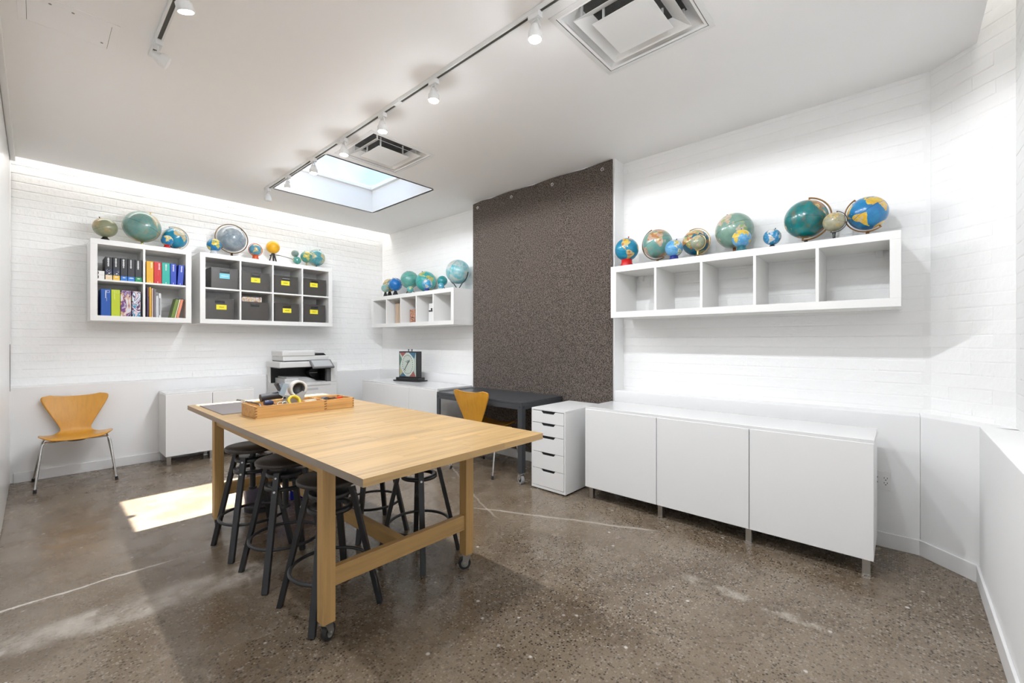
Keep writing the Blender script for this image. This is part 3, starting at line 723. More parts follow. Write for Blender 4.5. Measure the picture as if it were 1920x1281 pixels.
def square_logo(x, z, m):
    def f(t):
        b_ = B(); s, w = .011, .0022
        b_.box(x - s, x + s, Y0 - .0006, Y0, z + s - w, z + s); b_.box(x - s, x + s, Y0 - .0006, Y0, z - s, z - s + w); b_.box(x - s, x - s + w, Y0 - .0006, Y0, z - s, z + s); b_.box(x + s - w, x + s, Y0 - .0006, Y0, z - s, z + s)
        obj('square_logo', b_, m, t)
    return f
binder('wide blue binder with a white square logo', .429, .500, Y0, ZL, 1.787, .28, C('wide_blue', (.004, .085, .40)), [square_logo(.480, 1.764, M_letter), txt(.463, Y0, 1.775, .07, .010, 7), txt(.470, Y0, 1.70, .03, .004, 8)])
binder('wide lime green binder with a pale square logo', .502, .569, Y0, ZL, 1.787, .28, C('lime', (.50, .60, .012)), [square_logo(.549, 1.764, C('pale_lime', (.68, .74, .2))), txt(.527, Y0, 1.775, .08, .008, 9, C('pale_lime', (.68, .74, .2)))])
def art(name, cols, seed, scale):
    m = bpy.data.materials.new(name); m.use_nodes = True; N, L = nodes_of(m); b_ = N['Principled BSDF']; t = N.new('ShaderNodeTexCoord')
    mp = N.new('ShaderNodeMapping'); mp.inputs['Location'].default_value = (seed, seed * .7, seed * 1.3); mp.inputs['Scale'].default_value = (1, .1, .75); mp.inputs['Rotation'].default_value = (0, .5, 0); L.new(t.outputs['Object'], mp.inputs['Vector'])
    n = N.new('ShaderNodeTexNoise'); n.inputs['Scale'].default_value = scale; n.inputs['Detail'].default_value = 3; n.inputs['Distortion'].default_value = 1.6; L.new(mp.outputs[0], n.inputs['Vector'])
    r = N.new('ShaderNodeValToRGB'); r.color_ramp.interpolation = 'CONSTANT'; e = r.color_ramp.elements
    e[0].position = 0; e[0].color = (*cols[0], 1); e[1].position = .36; e[1].color = (*cols[1], 1)
    for k, c_ in enumerate(cols[2:]):
        q = e.new(.36 + .28 * (k + 1) / (len(cols) - 1)); q.color = (*c_, 1)
    L.new(n.outputs['Fac'], r.inputs['Fac']); L.new(r.outputs[0], b_.inputs['Base Color']); b_.inputs['Roughness'].default_value = .4; return m
A1 = art('violet_artwork', [(.05, .02, .10), (.03, .012, .06), (.42, .36, .52), (.16, .04, .20), (.62, .38, .25), (.66, .64, .70)], 3.1, 8)
A2 = art('ice_blue_artwork', [(.02, .02, .05), (.45, .55, .68), (.0, .24, .42), (.72, .58, .62), (.08, .03, .12), (.62, .72, .80)], 7.7, 11)
binder('wide binder with dark violet abstract artwork', .571, .651, Y0, ZL, 1.785, .28, A1, [])
binder('wide binder with pale blue and pink abstract artwork', .657, .724, Y0 + .004, ZL, 1.783, .28, A2, [])
for i, (a, c, zt, col, lab) in enumerate(((.771, .790, 1.832, (.045, .02, .06), 'thin dark plum folder at the divider'), (.792, .808, 1.837, (.78, .42, .01), 'thin mustard yellow catalogue among the folders'), (.810, .823, 1.828, (.70, .52, .40), 'thin beige catalogue next to the mustard one'),
                                          (.825, .838, 1.824, (.17, .14, .18), 'thin charcoal catalogue among the folders'), (.840, .845, 1.822, (.75, .74, .72), 'very thin white booklet among the folders'), (.847, .866, 1.784, (.62, .64, .68), 'white catalogue with a grey square on its spine'), (.868, .889, 1.780, (.70, .71, .73), 'white catalogue with a black bar on its spine'))):
    P = []
    if i == 0: P = [band(.782, .7895, Y0 + .004, 1.60, 1.72, C('violet', (.16, .05, .20))), band(.783, .789, Y0 + .004, 1.74, 1.83, C('rust', (.5, .16, .03)))]
    if i == 5: P = [band(.847, .866, Y0 + .004, 1.752, 1.780, C('grey_sq', (.18, .18, .18)))]
    if i == 6: P = [band(.873, .882, Y0 + .004, 1.55, 1.73, BK)]
    binder(lab, a, c, Y0 + .004, ZL, zt, .24, C('thin%d' % i, col), P, group='thin catalogues in the square shelf', name='catalogue', cat='catalogue')
for i, (a, c, col, lab) in enumerate(((.970, .9985, (.16, .24, .03), 'olive green book leaning with others to the right'), (.9995, 1.0125, (.66, .64, .42), 'cream book leaning between the olive and coral ones'), (1.0137, 1.0375, (.80, .26, .14), 'coral book leaning with others to the right'))):
    o = binder(lab, a, c, Y0 + .004, ZL + .0035 * (i == 0) + .0006, ZL + .212, .16, C('lean%d' % i, col), [lambda t, a=a, c=c: obj('dark_corner', box(a, c, Y0 + .003, Y0 + .02, ZL + .203, ZL + .2125), C('ink_teal', (.006, .03, .045)), t)], tilt=.21, group='leaning books in the square shelf', name='book', cat='book')
    o.location.z = ZL + .5 * (c - a) * math.sin(.21) + .0004

# ------------------------------------------------------------------ dark crates
M_yel = mat('yellow_card', (.84, .74, .03), .6); M_cy = mat('cyan_card', (.20, .62, .74), .6); M_ink = mat('ink', (.25, .2, .05), .7)
def crate(label, x0, x1, y, z0, z1, lab=None, hole=None, slot=True, content=None, yaw=0, inkw=.05):
    t = thing('storage_crate', label, 'crate', ((x0 + x1) / 2, y + .16, z0), group='dark crates in the eight-compartment shelf')
    d = .31; T = .004; xm = (x0 + x1) / 2; hw, hh, hz = .046, .012, z1 - .040
    fb = B()                                        # front panel with a hand hole
    fb.box(x0, xm - hw, y, y + T, z0, z1); fb.box(xm + hw, x1, y, y + T, z0, z1); fb.box(xm - hw, xm + hw, y, y + T, z0, hz - hh); fb.box(xm - hw, xm + hw, y, y + T, hz + hh, z1)
    obj('front_panel', fb, M_bin, t)
    sb = B(); sb.box(x0, x0 + T, y + T, y + d, z0, z1); sb.box(x1 - T, x1, y + T, y + d, z0, z1); sb.box(x0 + T, x1 - T, y + d - T, y + d, z0, z1); sb.box(x0 + T, x1 - T, y + T, y + d - T, z0, z0 + T)
    obj('body', sb, M_bin, t)
    rb_ = B()
    for a in (x0 - .003, x1 - .009): rb_.box(a, a + .012, y - .003, y, z0 + .006, z1 - .006)
    rb_.box(x0 - .004, x1 + .004, y - .004, y, z1 - .009, z1); obj('rim', rb_, M_bin, t, .001)
    obj('hole_edge', B().box(xm - hw - .004, xm + hw + .004, y - .002, y, hz + hh, hz + hh + .004).box(xm - hw - .004, xm + hw + .004, y - .002, y, hz - hh - .004, hz - hh), M_black, t); obj('hole_shade', box(xm - hw - .006, xm + hw + .006, y + T + .001, y + T + .003, hz - hh - .004, hz + hh * .35), M_black, t)  # black edges and a black sheet paint the hand hole's inner shade
    if lab:
        lx0, lx1, lz0, lz1, lm = lab
        k = obj('label_card', box(lx0, lx1, y - .0045, y - .003, lz0, lz1), lm, t)
        rn = random.Random(int(x0 * 1000)); ib = B(); q = (lx0 + lx1) / 2 - inkw / 2
        while q < (lx0 + lx1) / 2 + inkw / 2:
            s = rn.uniform(.003, .006); ib.box(q, q + s * .75, y - .0052, y - .0045, (lz0 + lz1) / 2 - .004, (lz0 + lz1) / 2 + rn.choice((.003, .006))); q += s
        obj('label_writing', ib, M_letter if lm is M_cy else M_ink, k)
    if content:
        cm, cz = content
        obj('contents', box(x0 + .02, x1 - .03, y + .02, y + .2, z0 + .02, cz), cm, t, .004)
    return t
M_pap = art('mixed_papers', [(.25, .15, .02), (.62, .42, .05), (.75, .73, .70), (.35, .12, .05), (.60, .58, .55)], 1.3, 26)
M_wpap = mat('white_papers', (.62, .60, .64), .7, vary=.5, vscale=60)
yc = 5.752
crate('dark crate with a cyan label card', 1.335, 1.594, yc, ZU, 2.118, (1.412, 1.512, 1.996, 2.054, M_cy), content=(M_bin, 2.02), inkw=.07)
crate('dark yellow-label crate with white papers in its hand hole', 1.638, 1.930, yc, ZU, 2.108, (1.732, 1.832, 1.984, 2.040, M_yel), content=(M_wpap, 2.085), inkw=.024)
crate('dark crate with yellow label and empty hand hole, above the crate holding golden papers', 1.995, 2.270, yc, ZU, 2.100, (2.070, 2.170, 1.983, 2.038, M_yel))
crate('dark yellow-label crate with a reddish item in its hand hole', 2.345, 2.635, yc, ZU, 2.100, (2.426, 2.525, 1.993, 2.049, M_yel), content=(mat('russet_card', (.18, .06, .03), .7), 2.075))
crate('dark crate with yellow label directly beneath the cyan-label crate', 1.280, 1.552, yc, ZL, 1.764, (1.380, 1.481, 1.640, 1.694, M_yel), content=(mat('lilac_papers', (.45, .44, .52), .7), 1.735), inkw=.045)
crate('dark crate without a label card, golden magazines sticking out on top', 1.632, 1.919, yc, ZL, 1.750, None, content=(M_wpap, 1.735))
crate('dark crate with yellow label and golden papers in its hand hole', 1.998, 2.283, yc, ZL, 1.758, (2.089, 2.191, 1.638, 1.693, M_yel), content=(mat('golden_paper', (.42, .27, .03), .6, vary=.5, vscale=40), 1.735))
crate('dark crate with yellow label and empty hand hole, in the lower end compartment', 2.348, 2.625, yc, ZL, 1.761, (2.425, 2.528, 1.639, 1.694, M_yel), inkw=.045)
one('magazine_stack', box(1.645, 1.86, yc + .03, yc + .24, 1.7355, 1.808), M_pap, 'golden and white magazines standing in the crate without a label', 'magazines', bevel=.002)
# small items on the corner shelf
one('wooden_box', box(3.40, 3.52, 5.156, 5.262, SZ + .0502, 1.805), wood('pale_wood', (.62, .47, .34), 'z', .25, .6), 'pale wooden box standing in the corner shelf', 'box', bevel=.003)
M_gift = art('copper_pattern', [(.10, .03, .02), (.22, .07, .03), (.75, .48, .36), (.16, .04, .02), (.62, .30, .18)], 5.2, 85)
one('patterned_box', box(3.40, 3.50, 4.795, 4.915, SZ + .0502, 1.705), M_gift, 'small copper patterned box in the middle compartment of the corner shelf', 'box', bevel=.002)
t = thing('paper_bag', 'white paper bag with black mark standing in the corner shelf', 'bag', (3.45, 4.47, SZ + .0502))
pb = B(); taper(pb, 3.45, 4.47, .085, .085, .060, .088, SZ + .0502, 1.765); pb.add([(3.42, 4.426, 1.765), (3.48, 4.426, 1.765), (3.48, 4.514, 1.765), (3.42, 4.514, 1.765)], [(0, 1, 2, 3)]); obj('bag_body', pb, mat('white_paper_bag', (.80, .80, .79), .7, bump=.3, bscale=30), t)
obj('print', B().box(3.4055, 3.4165, 4.436, 4.505, 1.660, 1.676).cyl((3.41, 4.455, 1.69), (3.4155, 4.455, 1.69), .014, n=16), BK, t)

# ------------------------------------------------------------------ globes
POLY = [
 [(-168, 66), (-160, 71), (-125, 71), (-95, 73), (-80, 70), (-65, 60), (-56, 52), (-66, 45), (-75, 38), (-81, 30), (-80, 25), (-84, 30), (-97, 27), (-97, 20), (-90, 21), (-87, 16), (-83, 10), (-78, 8), (-85, 9), (-95, 15), (-105, 20), (-114, 30), (-123, 38), (-125, 48), (-135, 58), (-150, 60), (-160, 56)],
 [(-50, 60), (-40, 65), (-22, 70), (-20, 80), (-35, 83), (-60, 80), (-70, 77), (-55, 70)],
 [(-80, 8), (-72, 12), (-60, 9), (-50, 1), (-35, -6), (-39, -15), (-48, -26), (-57, -36), (-65, -43), (-70, -54), (-74, -50), (-73, -38), (-70, -20), (-79, -8), (-81, -2)],
 [(-17, 15), (-15, 26), (-6, 36), (10, 37), (22, 32), (33, 31), (37, 20), (44, 11), (51, 11), (40, -4), (40, -15), (34, -25), (27, -34), (18, -34), (12, -18), (9, 0), (8, 4), (-8, 4)],
 [(-10, 37), (-9, 43), (-1, 44), (2, 50), (9, 54), (8, 58), (5, 61), (14, 67), (27, 71), (42, 67), (60, 69), (75, 73), (100, 77), (130, 72), (160, 70), (180, 68), (178, 63), (162, 58), (155, 52), (140, 54), (140, 46), (128, 38), (121, 38), (122, 30), (112, 21), (106, 18), (109, 11), (104, 9), (103, 1), (98, 9), (95, 16), (88, 22), (80, 13), (77, 8), (72, 20), (66, 25), (57, 26), (51, 29), (59, 22), (52, 16), (44, 13), (39, 21), (35, 30), (36, 36), (27, 37), (22, 37), (19, 42), (14, 45), (17, 40), (12, 43), (8, 44), (3, 42), (-2, 37)],
 [(114, -22), (122, -17), (131, -12), (137, -15), (142, -11), (146, -19), (153, -27), (150, -37), (141, -38), (131, -32), (118, -35), (115, -31)],
 [(-180, -72), (-60, -68), (0, -70), (90, -66), (180, -72), (180, -90), (-180, -90)],
 [(-6, 50), (1, 52), (-3, 58), (-6, 57)], [(131, 32), (137, 35), (141, 40), (143, 44), (140, 38), (135, 34)], [(44, -16), (50, -15), (47, -25), (44, -23)],
 [(167, -46), (174, -41), (178, -38), (173, -35), (172, -43)], [(95, 5), (105, -4), (114, -8), (105, -7)], [(109, 1), (117, 6), (119, 1), (114, -4)], [(131, -1), (141, -3), (150, -10), (138, -8)], [(-85, 22), (-75, 20), (-70, 19), (-77, 21)]]
def globe_mesh():
    NU, NV_ = 180, 90
    lon = np.linspace(-180, 180, NU, endpoint=False); lat = np.linspace(-90, 90, NV_ + 1)
    LO, LA = np.meshgrid(lon, lat); land = np.zeros(LO.shape)
    for poly in POLY:
        ins = np.zeros(LO.shape, bool); n = len(poly); j = n - 1
        for i in range(n):
            xi, yi = poly[i]; xj, yj = poly[j]
            if yi != yj: ins ^= ((yi > LA) != (yj > LA)) & (LO < (xj - xi) * (LA - yi) / (yj - yi) + xi)
            j = i
        land[ins] = 1
    a, o_ = np.radians(LA), np.radians(LO)
    V = np.stack([np.cos(a) * np.cos(o_), np.cos(a) * np.sin(o_), np.sin(a)], -1).reshape(-1, 3)
    F = [(r * NU + c, r * NU + (c + 1) % NU, (r + 1) * NU + (c + 1) % NU, (r + 1) * NU + c) for r in range(NV_) for c in range(NU)]
    me = bpy.data.meshes.new('map_ball'); me.from_pydata(V.tolist(), [], F); me.polygons.foreach_set('use_smooth', [True] * len(F))
    at = me.attributes.new('land', 'FLOAT', 'POINT'); at.data.foreach_set('value', land.reshape(-1).astype(np.float32))
    me.materials.append(M_white); return me
BALL = globe_mesh()
def globe_mat(name, sea, sea2, lands, seed, rough=.28, edge=None, wear=.25, plain=False):
    m = bpy.data.materials.new(name); m.use_nodes = True; N, L = nodes_of(m); b_ = N['Principled BSDF']; t = N.new('ShaderNodeTexCoord'); P = t.outputs['Object']
    def noise(sc, dt=4, off=0):
        mp = N.new('ShaderNodeMapping'); mp.inputs['Location'].default_value = (seed + off, seed * .37, off); L.new(P, mp.inputs['Vector'])
        n = N.new('ShaderNodeTexNoise'); n.inputs['Scale'].default_value = sc; n.inputs['Detail'].default_value = dt; L.new(mp.outputs[0], n.inputs['Vector']); return n.outputs['Fac']
    def mix(f, a, c):
        n = N.new('ShaderNodeMix'); n.data_type = 'RGBA'; L.new(f, n.inputs['Factor'])
        for s, v in (('A', a), ('B', c)):
            k = [i for i in n.inputs if i.name == s and i.type == 'RGBA'][0]
            if isinstance(v, tuple): k.default_value = (*v, 1)
            else: L.new(v, k)
        return [o for o in n.outputs if o.type == 'RGBA'][0]
    def mr(v, a, c, d=0., e=1.):
        n = N.new('ShaderNodeMapRange'); n.inputs['From Min'].default_value = a; n.inputs['From Max'].default_value = c; n.inputs['To Min'].default_value = d; n.inputs['To Max'].default_value = e; L.new(v, n.inputs['Value']); return n.outputs[0]
    c = mix(mr(noise(2.2), .35, .65), sea, sea2)
    b_.inputs['Roughness'].default_value = rough; b_.inputs['Coat Weight'].default_value = .5; b_.inputs['Coat Roughness'].default_value = .12
    if not plain:
        atn = N.new('ShaderNodeAttribute'); atn.attribute_name = 'land'
        ad = N.new('ShaderNodeMath'); ad.operation = 'ADD'; L.new(atn.outputs['Fac'], ad.inputs[0]); L.new(mr(noise(9, 5, 3), .2, .8, -.35, .35), ad.inputs[1])
        mask = mr(ad.outputs[0], .42, .58)
        vo = N.new('ShaderNodeTexVoronoi'); vo.inputs['Scale'].default_value = 5.5; L.new(P, vo.inputs['Vector']); vs = N.new('ShaderNodeSeparateColor'); L.new(vo.outputs['Color'], vs.inputs[0])
        l = mix(mr(vs.outputs[0], .4, .45), lands[0], lands[1 % len(lands)]); l = mix(mr(vs.outputs[1], .68, .72), l, lands[2 % len(lands)])
        c = mix(mask, c, l)
        # engraved graticule and print
        sp = N.new('ShaderNodeSeparateXYZ'); L.new(P, sp.inputs[0])
        def fn(op, a, d=None):
            n = N.new('ShaderNodeMath'); n.operation = op
            for i, v in enumerate((a, d)):
                if v is None: continue
                if isinstance(v, (int, float)): n.inputs[i].default_value = v
                else: L.new(v, n.inputs[i])
            return n.outputs[0]
        eq = mr(fn('ABSOLUTE', sp.outputs[2]), .008, .022, 1, 0)
        lat = fn('MULTIPLY', fn('ARCSINE', fn('MINIMUM', fn('MAXIMUM', sp.outputs[2], -1), 1)), 1.9099); lon = fn('MULTIPLY', fn('ARCTAN2', sp.outputs[1], sp.outputs[0]), 1.9099)
        g1 = mr(fn('ABSOLUTE', fn('SUBTRACT', fn('FRACT', lat), .5)), .465, .495); g2 = mr(fn('ABSOLUTE', fn('SUBTRACT', fn('FRACT', lon), .5)), .465, .495)
        line = fn('MAXIMUM', fn('MULTIPLY', eq, .75), fn('MULTIPLY', fn('MAXIMUM', g1, g2), .22))
        c = mix(line, c, tuple(x * .35 for x in sea))
        speck = mr(noise(46, 3, 9), .60, .70, 0, .45); c = mix(speck, c, tuple(x * .45 for x in sea2))
        if edge: c = mix(mr(noise(3.5, 5, 5), .52, .68, 0, wear * 2), c, edge)
    L.new(c, b_.inputs['Base Color']); return m
BR, GD = mat('aged_bronze', (.20, .12, .05), .35, metal=.8), mat('polished_brass', (.72, .52, .22), .28, metal=.9)
WD, DKB = mat('globe_walnut', (.17, .07, .025), .35), mat('black_base', (.016, .016, .018), .35)
OCHRE = mat('varnished_wood_arc', (.30, .15, .035), .35); REDP = mat('red_plastic', (.55, .012, .012), .35); NVY = mat('navy_plastic', (.02, .03, .20), .35)
TEALB = mat('printed_tin_base', (.03, .14, .16), .35, vary=.8, vscale=45); ORG = mat('orange_red_plastic', (.62, .09, .02), .35); IVR = mat('ivory_plastic', (.66, .58, .45), .4); WIRE = mat('dark_wire', (.05, .05, .05), .4, metal=.6)
GREYP = mat('pale_plastic', (.6, .62, .64), .3)

def globe(label, pos, r, shelf, gm, base='disc', bm=DKB, arc=None, am=BR, face=0., lon=0., tilt=23.5, group=None, arcw=1.0, pin=True, sag=0):
    """pos = ball centre (world); shelf = z of the surface it stands on; face = azimuth of the arc plane"""
    t = thing('globe', label, 'globe', (pos[0], pos[1], shelf), group=group)
    cz = pos[2] - shelf
    lon = math.degrees(math.atan2(-pos[1], -pos[0]) - face) - lon      # lon = meridian turned toward the middle of the room
    o = bpy.data.objects.new('map_ball', BALL); COL.objects.link(o); o.parent = t
    o.location = (0, 0, cz); o.scale = (r, r, r)
    o.rotation_euler = (Matrix.Rotation(face, 3, 'Z') @ Matrix.Rotation(R(tilt), 3, 'Y') @ Matrix.Rotation(R(lon), 3, 'Z')).to_euler()
    o.material_slots[0].link = 'OBJECT'; o.material_slots[0].material = gm
    F = Matrix.Rotation(face, 3, 'Z'); ax = F @ Vector((math.sin(R(tilt)), 0, math.cos(R(tilt)))); c = Vector((0, 0, cz))
    RR = r * 1.11
    low = cz - r
    if pin:
        for s_ in (1, -1):
            if s_ < 0 and not arc: continue
            obj('axis_pin', B().cyl(c + ax * (s_ * r * .98), c + ax * (s_ * RR * 1.03), r * .035 + .0012, n=10), am if arc else bm, t, world=False)
    if arc in ('half', 'half_back'):
        s0 = 1 if arc == 'half' else -1
        side = F @ Vector((s0 * math.cos(R(tilt)), 0, -s0 * math.sin(R(tilt))))
        pts = [c + ax * (RR * math.cos(a)) + side * (RR * math.sin(a)) for a in [math.pi * k / 28 for k in range(29)]]
        nrm = F @ Vector((0, 1, 0))
        obj('meridian_arc', B().tube(pts, (r * .075 + .0012) * arcw, 8, flat=.35, up=nrm), am, t, world=False); low = cz - RR
    if arc in ('full', 'ring'):
        RR2 = r * (1.14 if arc == 'full' else 1.10)
        u = ax; side = F @ Vector((math.cos(R(tilt)), 0, -math.sin(R(tilt))))
        pts = [c + u * (RR2 * math.cos(a)) + side * (RR2 * math.sin(a)) for a in [2 * math.pi * k / 48 for k in range(48)]]
        obj('meridian_ring', B().tube(pts, (r * .06 + .001) * arcw, 8, True, flat=.5, up=F @ Vector((0, 1, 0))), am, t, world=False); low = cz - RR2
    low = max(low, .004)
    if base == 'disc':
        w = max(r * .62, .035)
        bb = B(); bb.lathe([(0, 0), (w, 0), (w, .006), (w * .75, .012), (.010 + r * .05, .018), (r * .06 + .003, .026), (r * .06 + .003, low + .004), (0, low + .004)], 28); obj('base', bb, bm, t, world=False)
    elif base == 'cone':
        w = max(r * .55, .03)
        bb = B(); bb.lathe([(0, 0), (w, 0), (w, .005), (r * .16 + .004, max(low - .001, .01)), (r * .12, low + .006), (0, low + .006)], 28); obj('base', bb, bm, t, world=False)
    elif base == 'drum':
        w = r * .62; k = .45
        h = cz - r * math.cos(math.asin(min(k, .9))) + .001
        bb = B(); bb.lathe([(0, 0), (w, 0), (w * 1.02, .006), (r * .46, h * .55), (r * k, h), (0, h * .9)], 28); obj('base', bb, bm, t, world=False)
    if base == 'drum' and bm is REDP and r > .08: obj('foot_disc', B().lathe([(0, 0), (r * .85, 0), (r * .85, .006), (r * .6, .012), (0, .012)], 28), DKB, t, world=False)
    if base == 'wire':
        for s in (-1, 1):
            a = F @ Vector((s * .9, 0, 0)); f2 = F @ Vector((0, 1, 0))
            pts = [c + F @ Vector((s * r * 1.06 * math.cos(q), 0, -r * 1.06 * math.sin(q))) for q in [R(5 + 60 * k / 10) for k in range(11)]] + [Vector((0, 0, .01)) + F @ Vector((s * .012, 0, 0))]
            obj('cradle_arm', B().tube(pts, .0035 + r * .015, 8), bm, t, world=False)
        obj('base', B().lathe([(0, 0), (r * .62, 0), (r * .62, .004), (r * .1, .012), (0, .013)], 28), bm, t, world=False)
    elif base == 'stem':
        w = max(r * .8, .04)
        bb = B(); bb.lathe([(0, 0), (w, 0), (w, .004), (w * .5, .009), (.008, .014), (.007, low * .6), (.011, low), (0, low + .003)], 28); obj('base', bb, bm, t, world=False)
    elif base == 'feet':
        bb = B()
        for k in range(3):
            a = face + 2.1 * k; q = Vector((math.cos(a), math.sin(a), 0)); bb.tube([q * r * .75 + Vector((0, 0, .004)), q * r * .4 + Vector((0, 0, low * .7 + .004)), Vector((0, 0, max(low, .012)))], .0045, 8)
        obj('base', bb, bm, t, world=False)
    return t
TS = 1.9152; TL_ = 2.2652
YEL, SAND, TERRA, PINK, GRN = (.72, .52, .05), (.60, .46, .22), (.48, .19, .05), (.52, .36, .28), (.30, .42, .16)
def gm(n, sea, sea2, lands, seed, **k): return globe_mat('map_' + n, sea, sea2, lands, seed, **k)
CYAN = ((.003, .20, .38), (.005, .27, .42)); AZ = ((.002, .15, .40), (.004, .22, .46)); LBL = ((.07, .30, .58), (.16, .42, .68)); TEAL = ((.05, .26, .26), (.10, .34, .30)); SAGE = ((.18, .33, .28), (.25, .38, .31)); OLIVE = ((.25, .29, .20), (.30, .33, .23)); DEEP = ((.004, .12, .13), (.0, .20, .20))
GRP = 'globes on the wall shelves'
def on(px, y, z, x): return (x, y, z)
W2 = math.pi
# --- long shelf: doors side, from the felt pier toward the corner
gr = 'globes on the long shelf'
globe('cyan globe with yellow lands on a red base beside the felt pier', (3.45, 1.762, 2.073), .099, TS, gm('r1', *CYAN, [YEL, SAND, TERRA], 1.), 'drum', REDP, None, face=-2.3, lon=-80, group=gr)
globe('sea green antique globe in a bronze half meridian on a slim stem', (3.52, 1.517, 2.098), .120, TS, gm('r2', (.11, .31, .28), (.17, .36, .31), [TERRA, PINK, SAND], 2., edge=(.35, .22, .16)), 'stem', BR, 'half', BR, face=R(90), lon=20, group=gr)
globe('small pale blue globe on a navy base in front of the antique one', (3.405, 1.333, 2.014), .067, TS, gm('r3', *LBL, [YEL, (.6, .62, .62), GRN], 3.), 'drum', NVY, None, face=-2.0, lon=-110, group=gr)
globe('dark blue globe in a brass arc behind a tiny sage globe', (3.575, 1.225, 2.072), .101, TS, gm('r4', (.006, .10, .20), (.01, .16, .26), [SAND, TERRA, GRN], 4.), 'disc', DKB, 'half_back', GD, face=R(90), lon=60, group=gr)
globe('tiny sage green globe in a brass half arc', (3.385, 1.143, 2.028), .053, TS, gm('r5', *OLIVE, [SAND, PINK, GRN], 5.), 'stem', GD, 'half_back', GD, face=R(90), lon=120, group=gr, tilt=-14, arcw=1.5)
globe('large sage green globe with pink lands near the shelf middle', (3.574, .938, 2.117), .133, TS, gm('r6', (.17, .31, .25), (.22, .36, .29), [PINK, (.56, .46, .36), GRN], 6.), 'disc', TERRA and WD, None, face=1.2, lon=115, group=gr)
globe('light blue globe with yellow lands on a printed tin base', (3.385, .842, 2.010), .0625, TS, gm('r7', *LBL, [YEL, YEL, (.68, .40, .05)], 7.), 'drum', TEALB, None, face=-2.2, lon=60, group=gr, tilt=0)
globe('small cyan globe with white clouds on a tiny dark foot', (3.46, .665, 2.005), .055, TS, gm('r8', (.01, .20, .46), (.03, .30, .52), [(.62, .62, .60), (.55, .58, .60), SAND], 8., edge=(.70, .72, .72)), 'cone', DKB, None, face=-2., lon=-60, group=gr)
globe('large dark green globe in a wooden arc with worn gold print', (3.52, .477, 2.106), .127, TS, gm('r9', *DEEP, [TERRA, (.30, .16, .05), SAND], 9., edge=(.20, .13, .04)), 'disc', DKB, 'half_back', OCHRE, face=R(90), lon=-140, group=gr, tilt=-8, arcw=1.35)
globe('small antique parchment globe in a dark metal ring', (3.405, .313, 2.034), .0595, TS, gm('r10', (.30, .30, .20), (.38, .36, .25), [SAND, (.46, .36, .14), (.36, .30, .2)], 10.), 'stem', WIRE, 'half_back', WIRE, face=R(90), lon=100, group=gr, tilt=-14, arcw=1.1)
globe('bright blue globe with golden lands in a bronze arc on a walnut base', (3.51, .154, 2.080), .1025, TS, gm('r11', *AZ, [YEL, (.70, .42, .03), SAND], 11.), 'disc', WD, 'half', OCHRE, face=R(90), lon=-28, group=gr, tilt=34, arcw=1.3)
# --- corner shelf
gr = 'globes on the corner shelf'
globe('grey and yellow globe behind the two end globes of the corner shelf', (3.52, 5.60, 2.106), .095, TS, gm('m1', (.10, .22, .26), (.2, .3, .3), [PINK, YEL, (.3, .25, .22)], 21., edge=(.4, .34, .3)), 'cone', DKB, None, face=1., lon=60, group=gr)
globe('small pale teal globe on a dark tripod at the room corner end', (3.39, 5.50, 2.042), .058, TS, gm('m2', (.16, .36, .36), (.3, .46, .42), [SAND, GRN, PINK], 22.), 'cone', DKB, None, face=.4, lon=-90, group=gr)
globe('glossy deep blue globe on dark feet', (3.48, 5.381, 2.0945), .0935, TS, gm('m3', (.0, .14, .46), (.0, .17, .50), [(.5, .52, .55), (.0, .15, .48), (.4, .5, .6)], 23.), 'cone', DKB, None, face=2., lon=-130, group=gr)
globe('large jade green globe with a black knob on top', (3.52, 5.094, 2.138), .123, TS, gm('m4', (.09, .33, .28), (.13, .38, .33), [(.2, .36, .28), (.26, .38, .3), (.16, .34, .26)], 24.), 'feet', DKB, None, face=1.6, lon=-150, group=gr)
globe('tiny teal globe in front of the jade one', (3.385, 4.885, 1.975), .044, TS, gm('m5', (.06, .33, .34), (.12, .4, .38), [SAND, GRN, (.5, .5, .4)], 25.), 'feet', WIRE, None, face=.2, lon=20, group=gr)
globe('large turquoise globe with yellow green lands', (3.565, 4.777, 2.089), .137, TS, gm('m6', (.02, .32, .32), (.05, .38, .34), [(.5, .5, .12), (.34, .44, .12), (.6, .42, .14)], 26.), 'disc', NVY, None, face=1.9, lon=-85, group=gr)
globe('small sky blue globe on a navy foot in front of the turquoise one', (3.385, 4.513, 2.013), .0655, TS, gm('m7', (.02, .28, .52), (.1, .36, .56), [(.6, .62, .64), (.5, .55, .6), SAND], 27.), 'drum', NVY, None, face=-2., lon=-60, group=gr)
globe('plain dark turquoise globe beside the big glassy one', (3.53, 4.384, 2.057), .0655, TS, gm('m8', (.005, .22, .26), (.01, .27, .30), [(.02, .24, .24), (.03, .28, .26), (.01, .2, .22)], 28.), 'feet', DKB, None, face=1., lon=0, group=gr)
globe('tiny sky blue globe in front of the plain dark turquoise one', (3.39, 4.232, 1.966), .0365, TS, gm('m9', (.02, .32, .50), (.08, .4, .54), [(.6, .64, .66), (.5, .55, .6), SAND], 29.), 'drum', GREYP, None, face=1., lon=150, group=gr)
globe('large silvery teal globe cradled in dark wire arms', (3.505, 4.047, 2.134), .148, TS, gm('m10', (.10, .40, .44), (.30, .52, .54), [(.50, .46, .38), (.42, .50, .48), (.30, .46, .46)], 30., edge=(.55, .6, .6)), 'wire', WIRE, None, face=R(100), lon=20, group=gr, tilt=70)
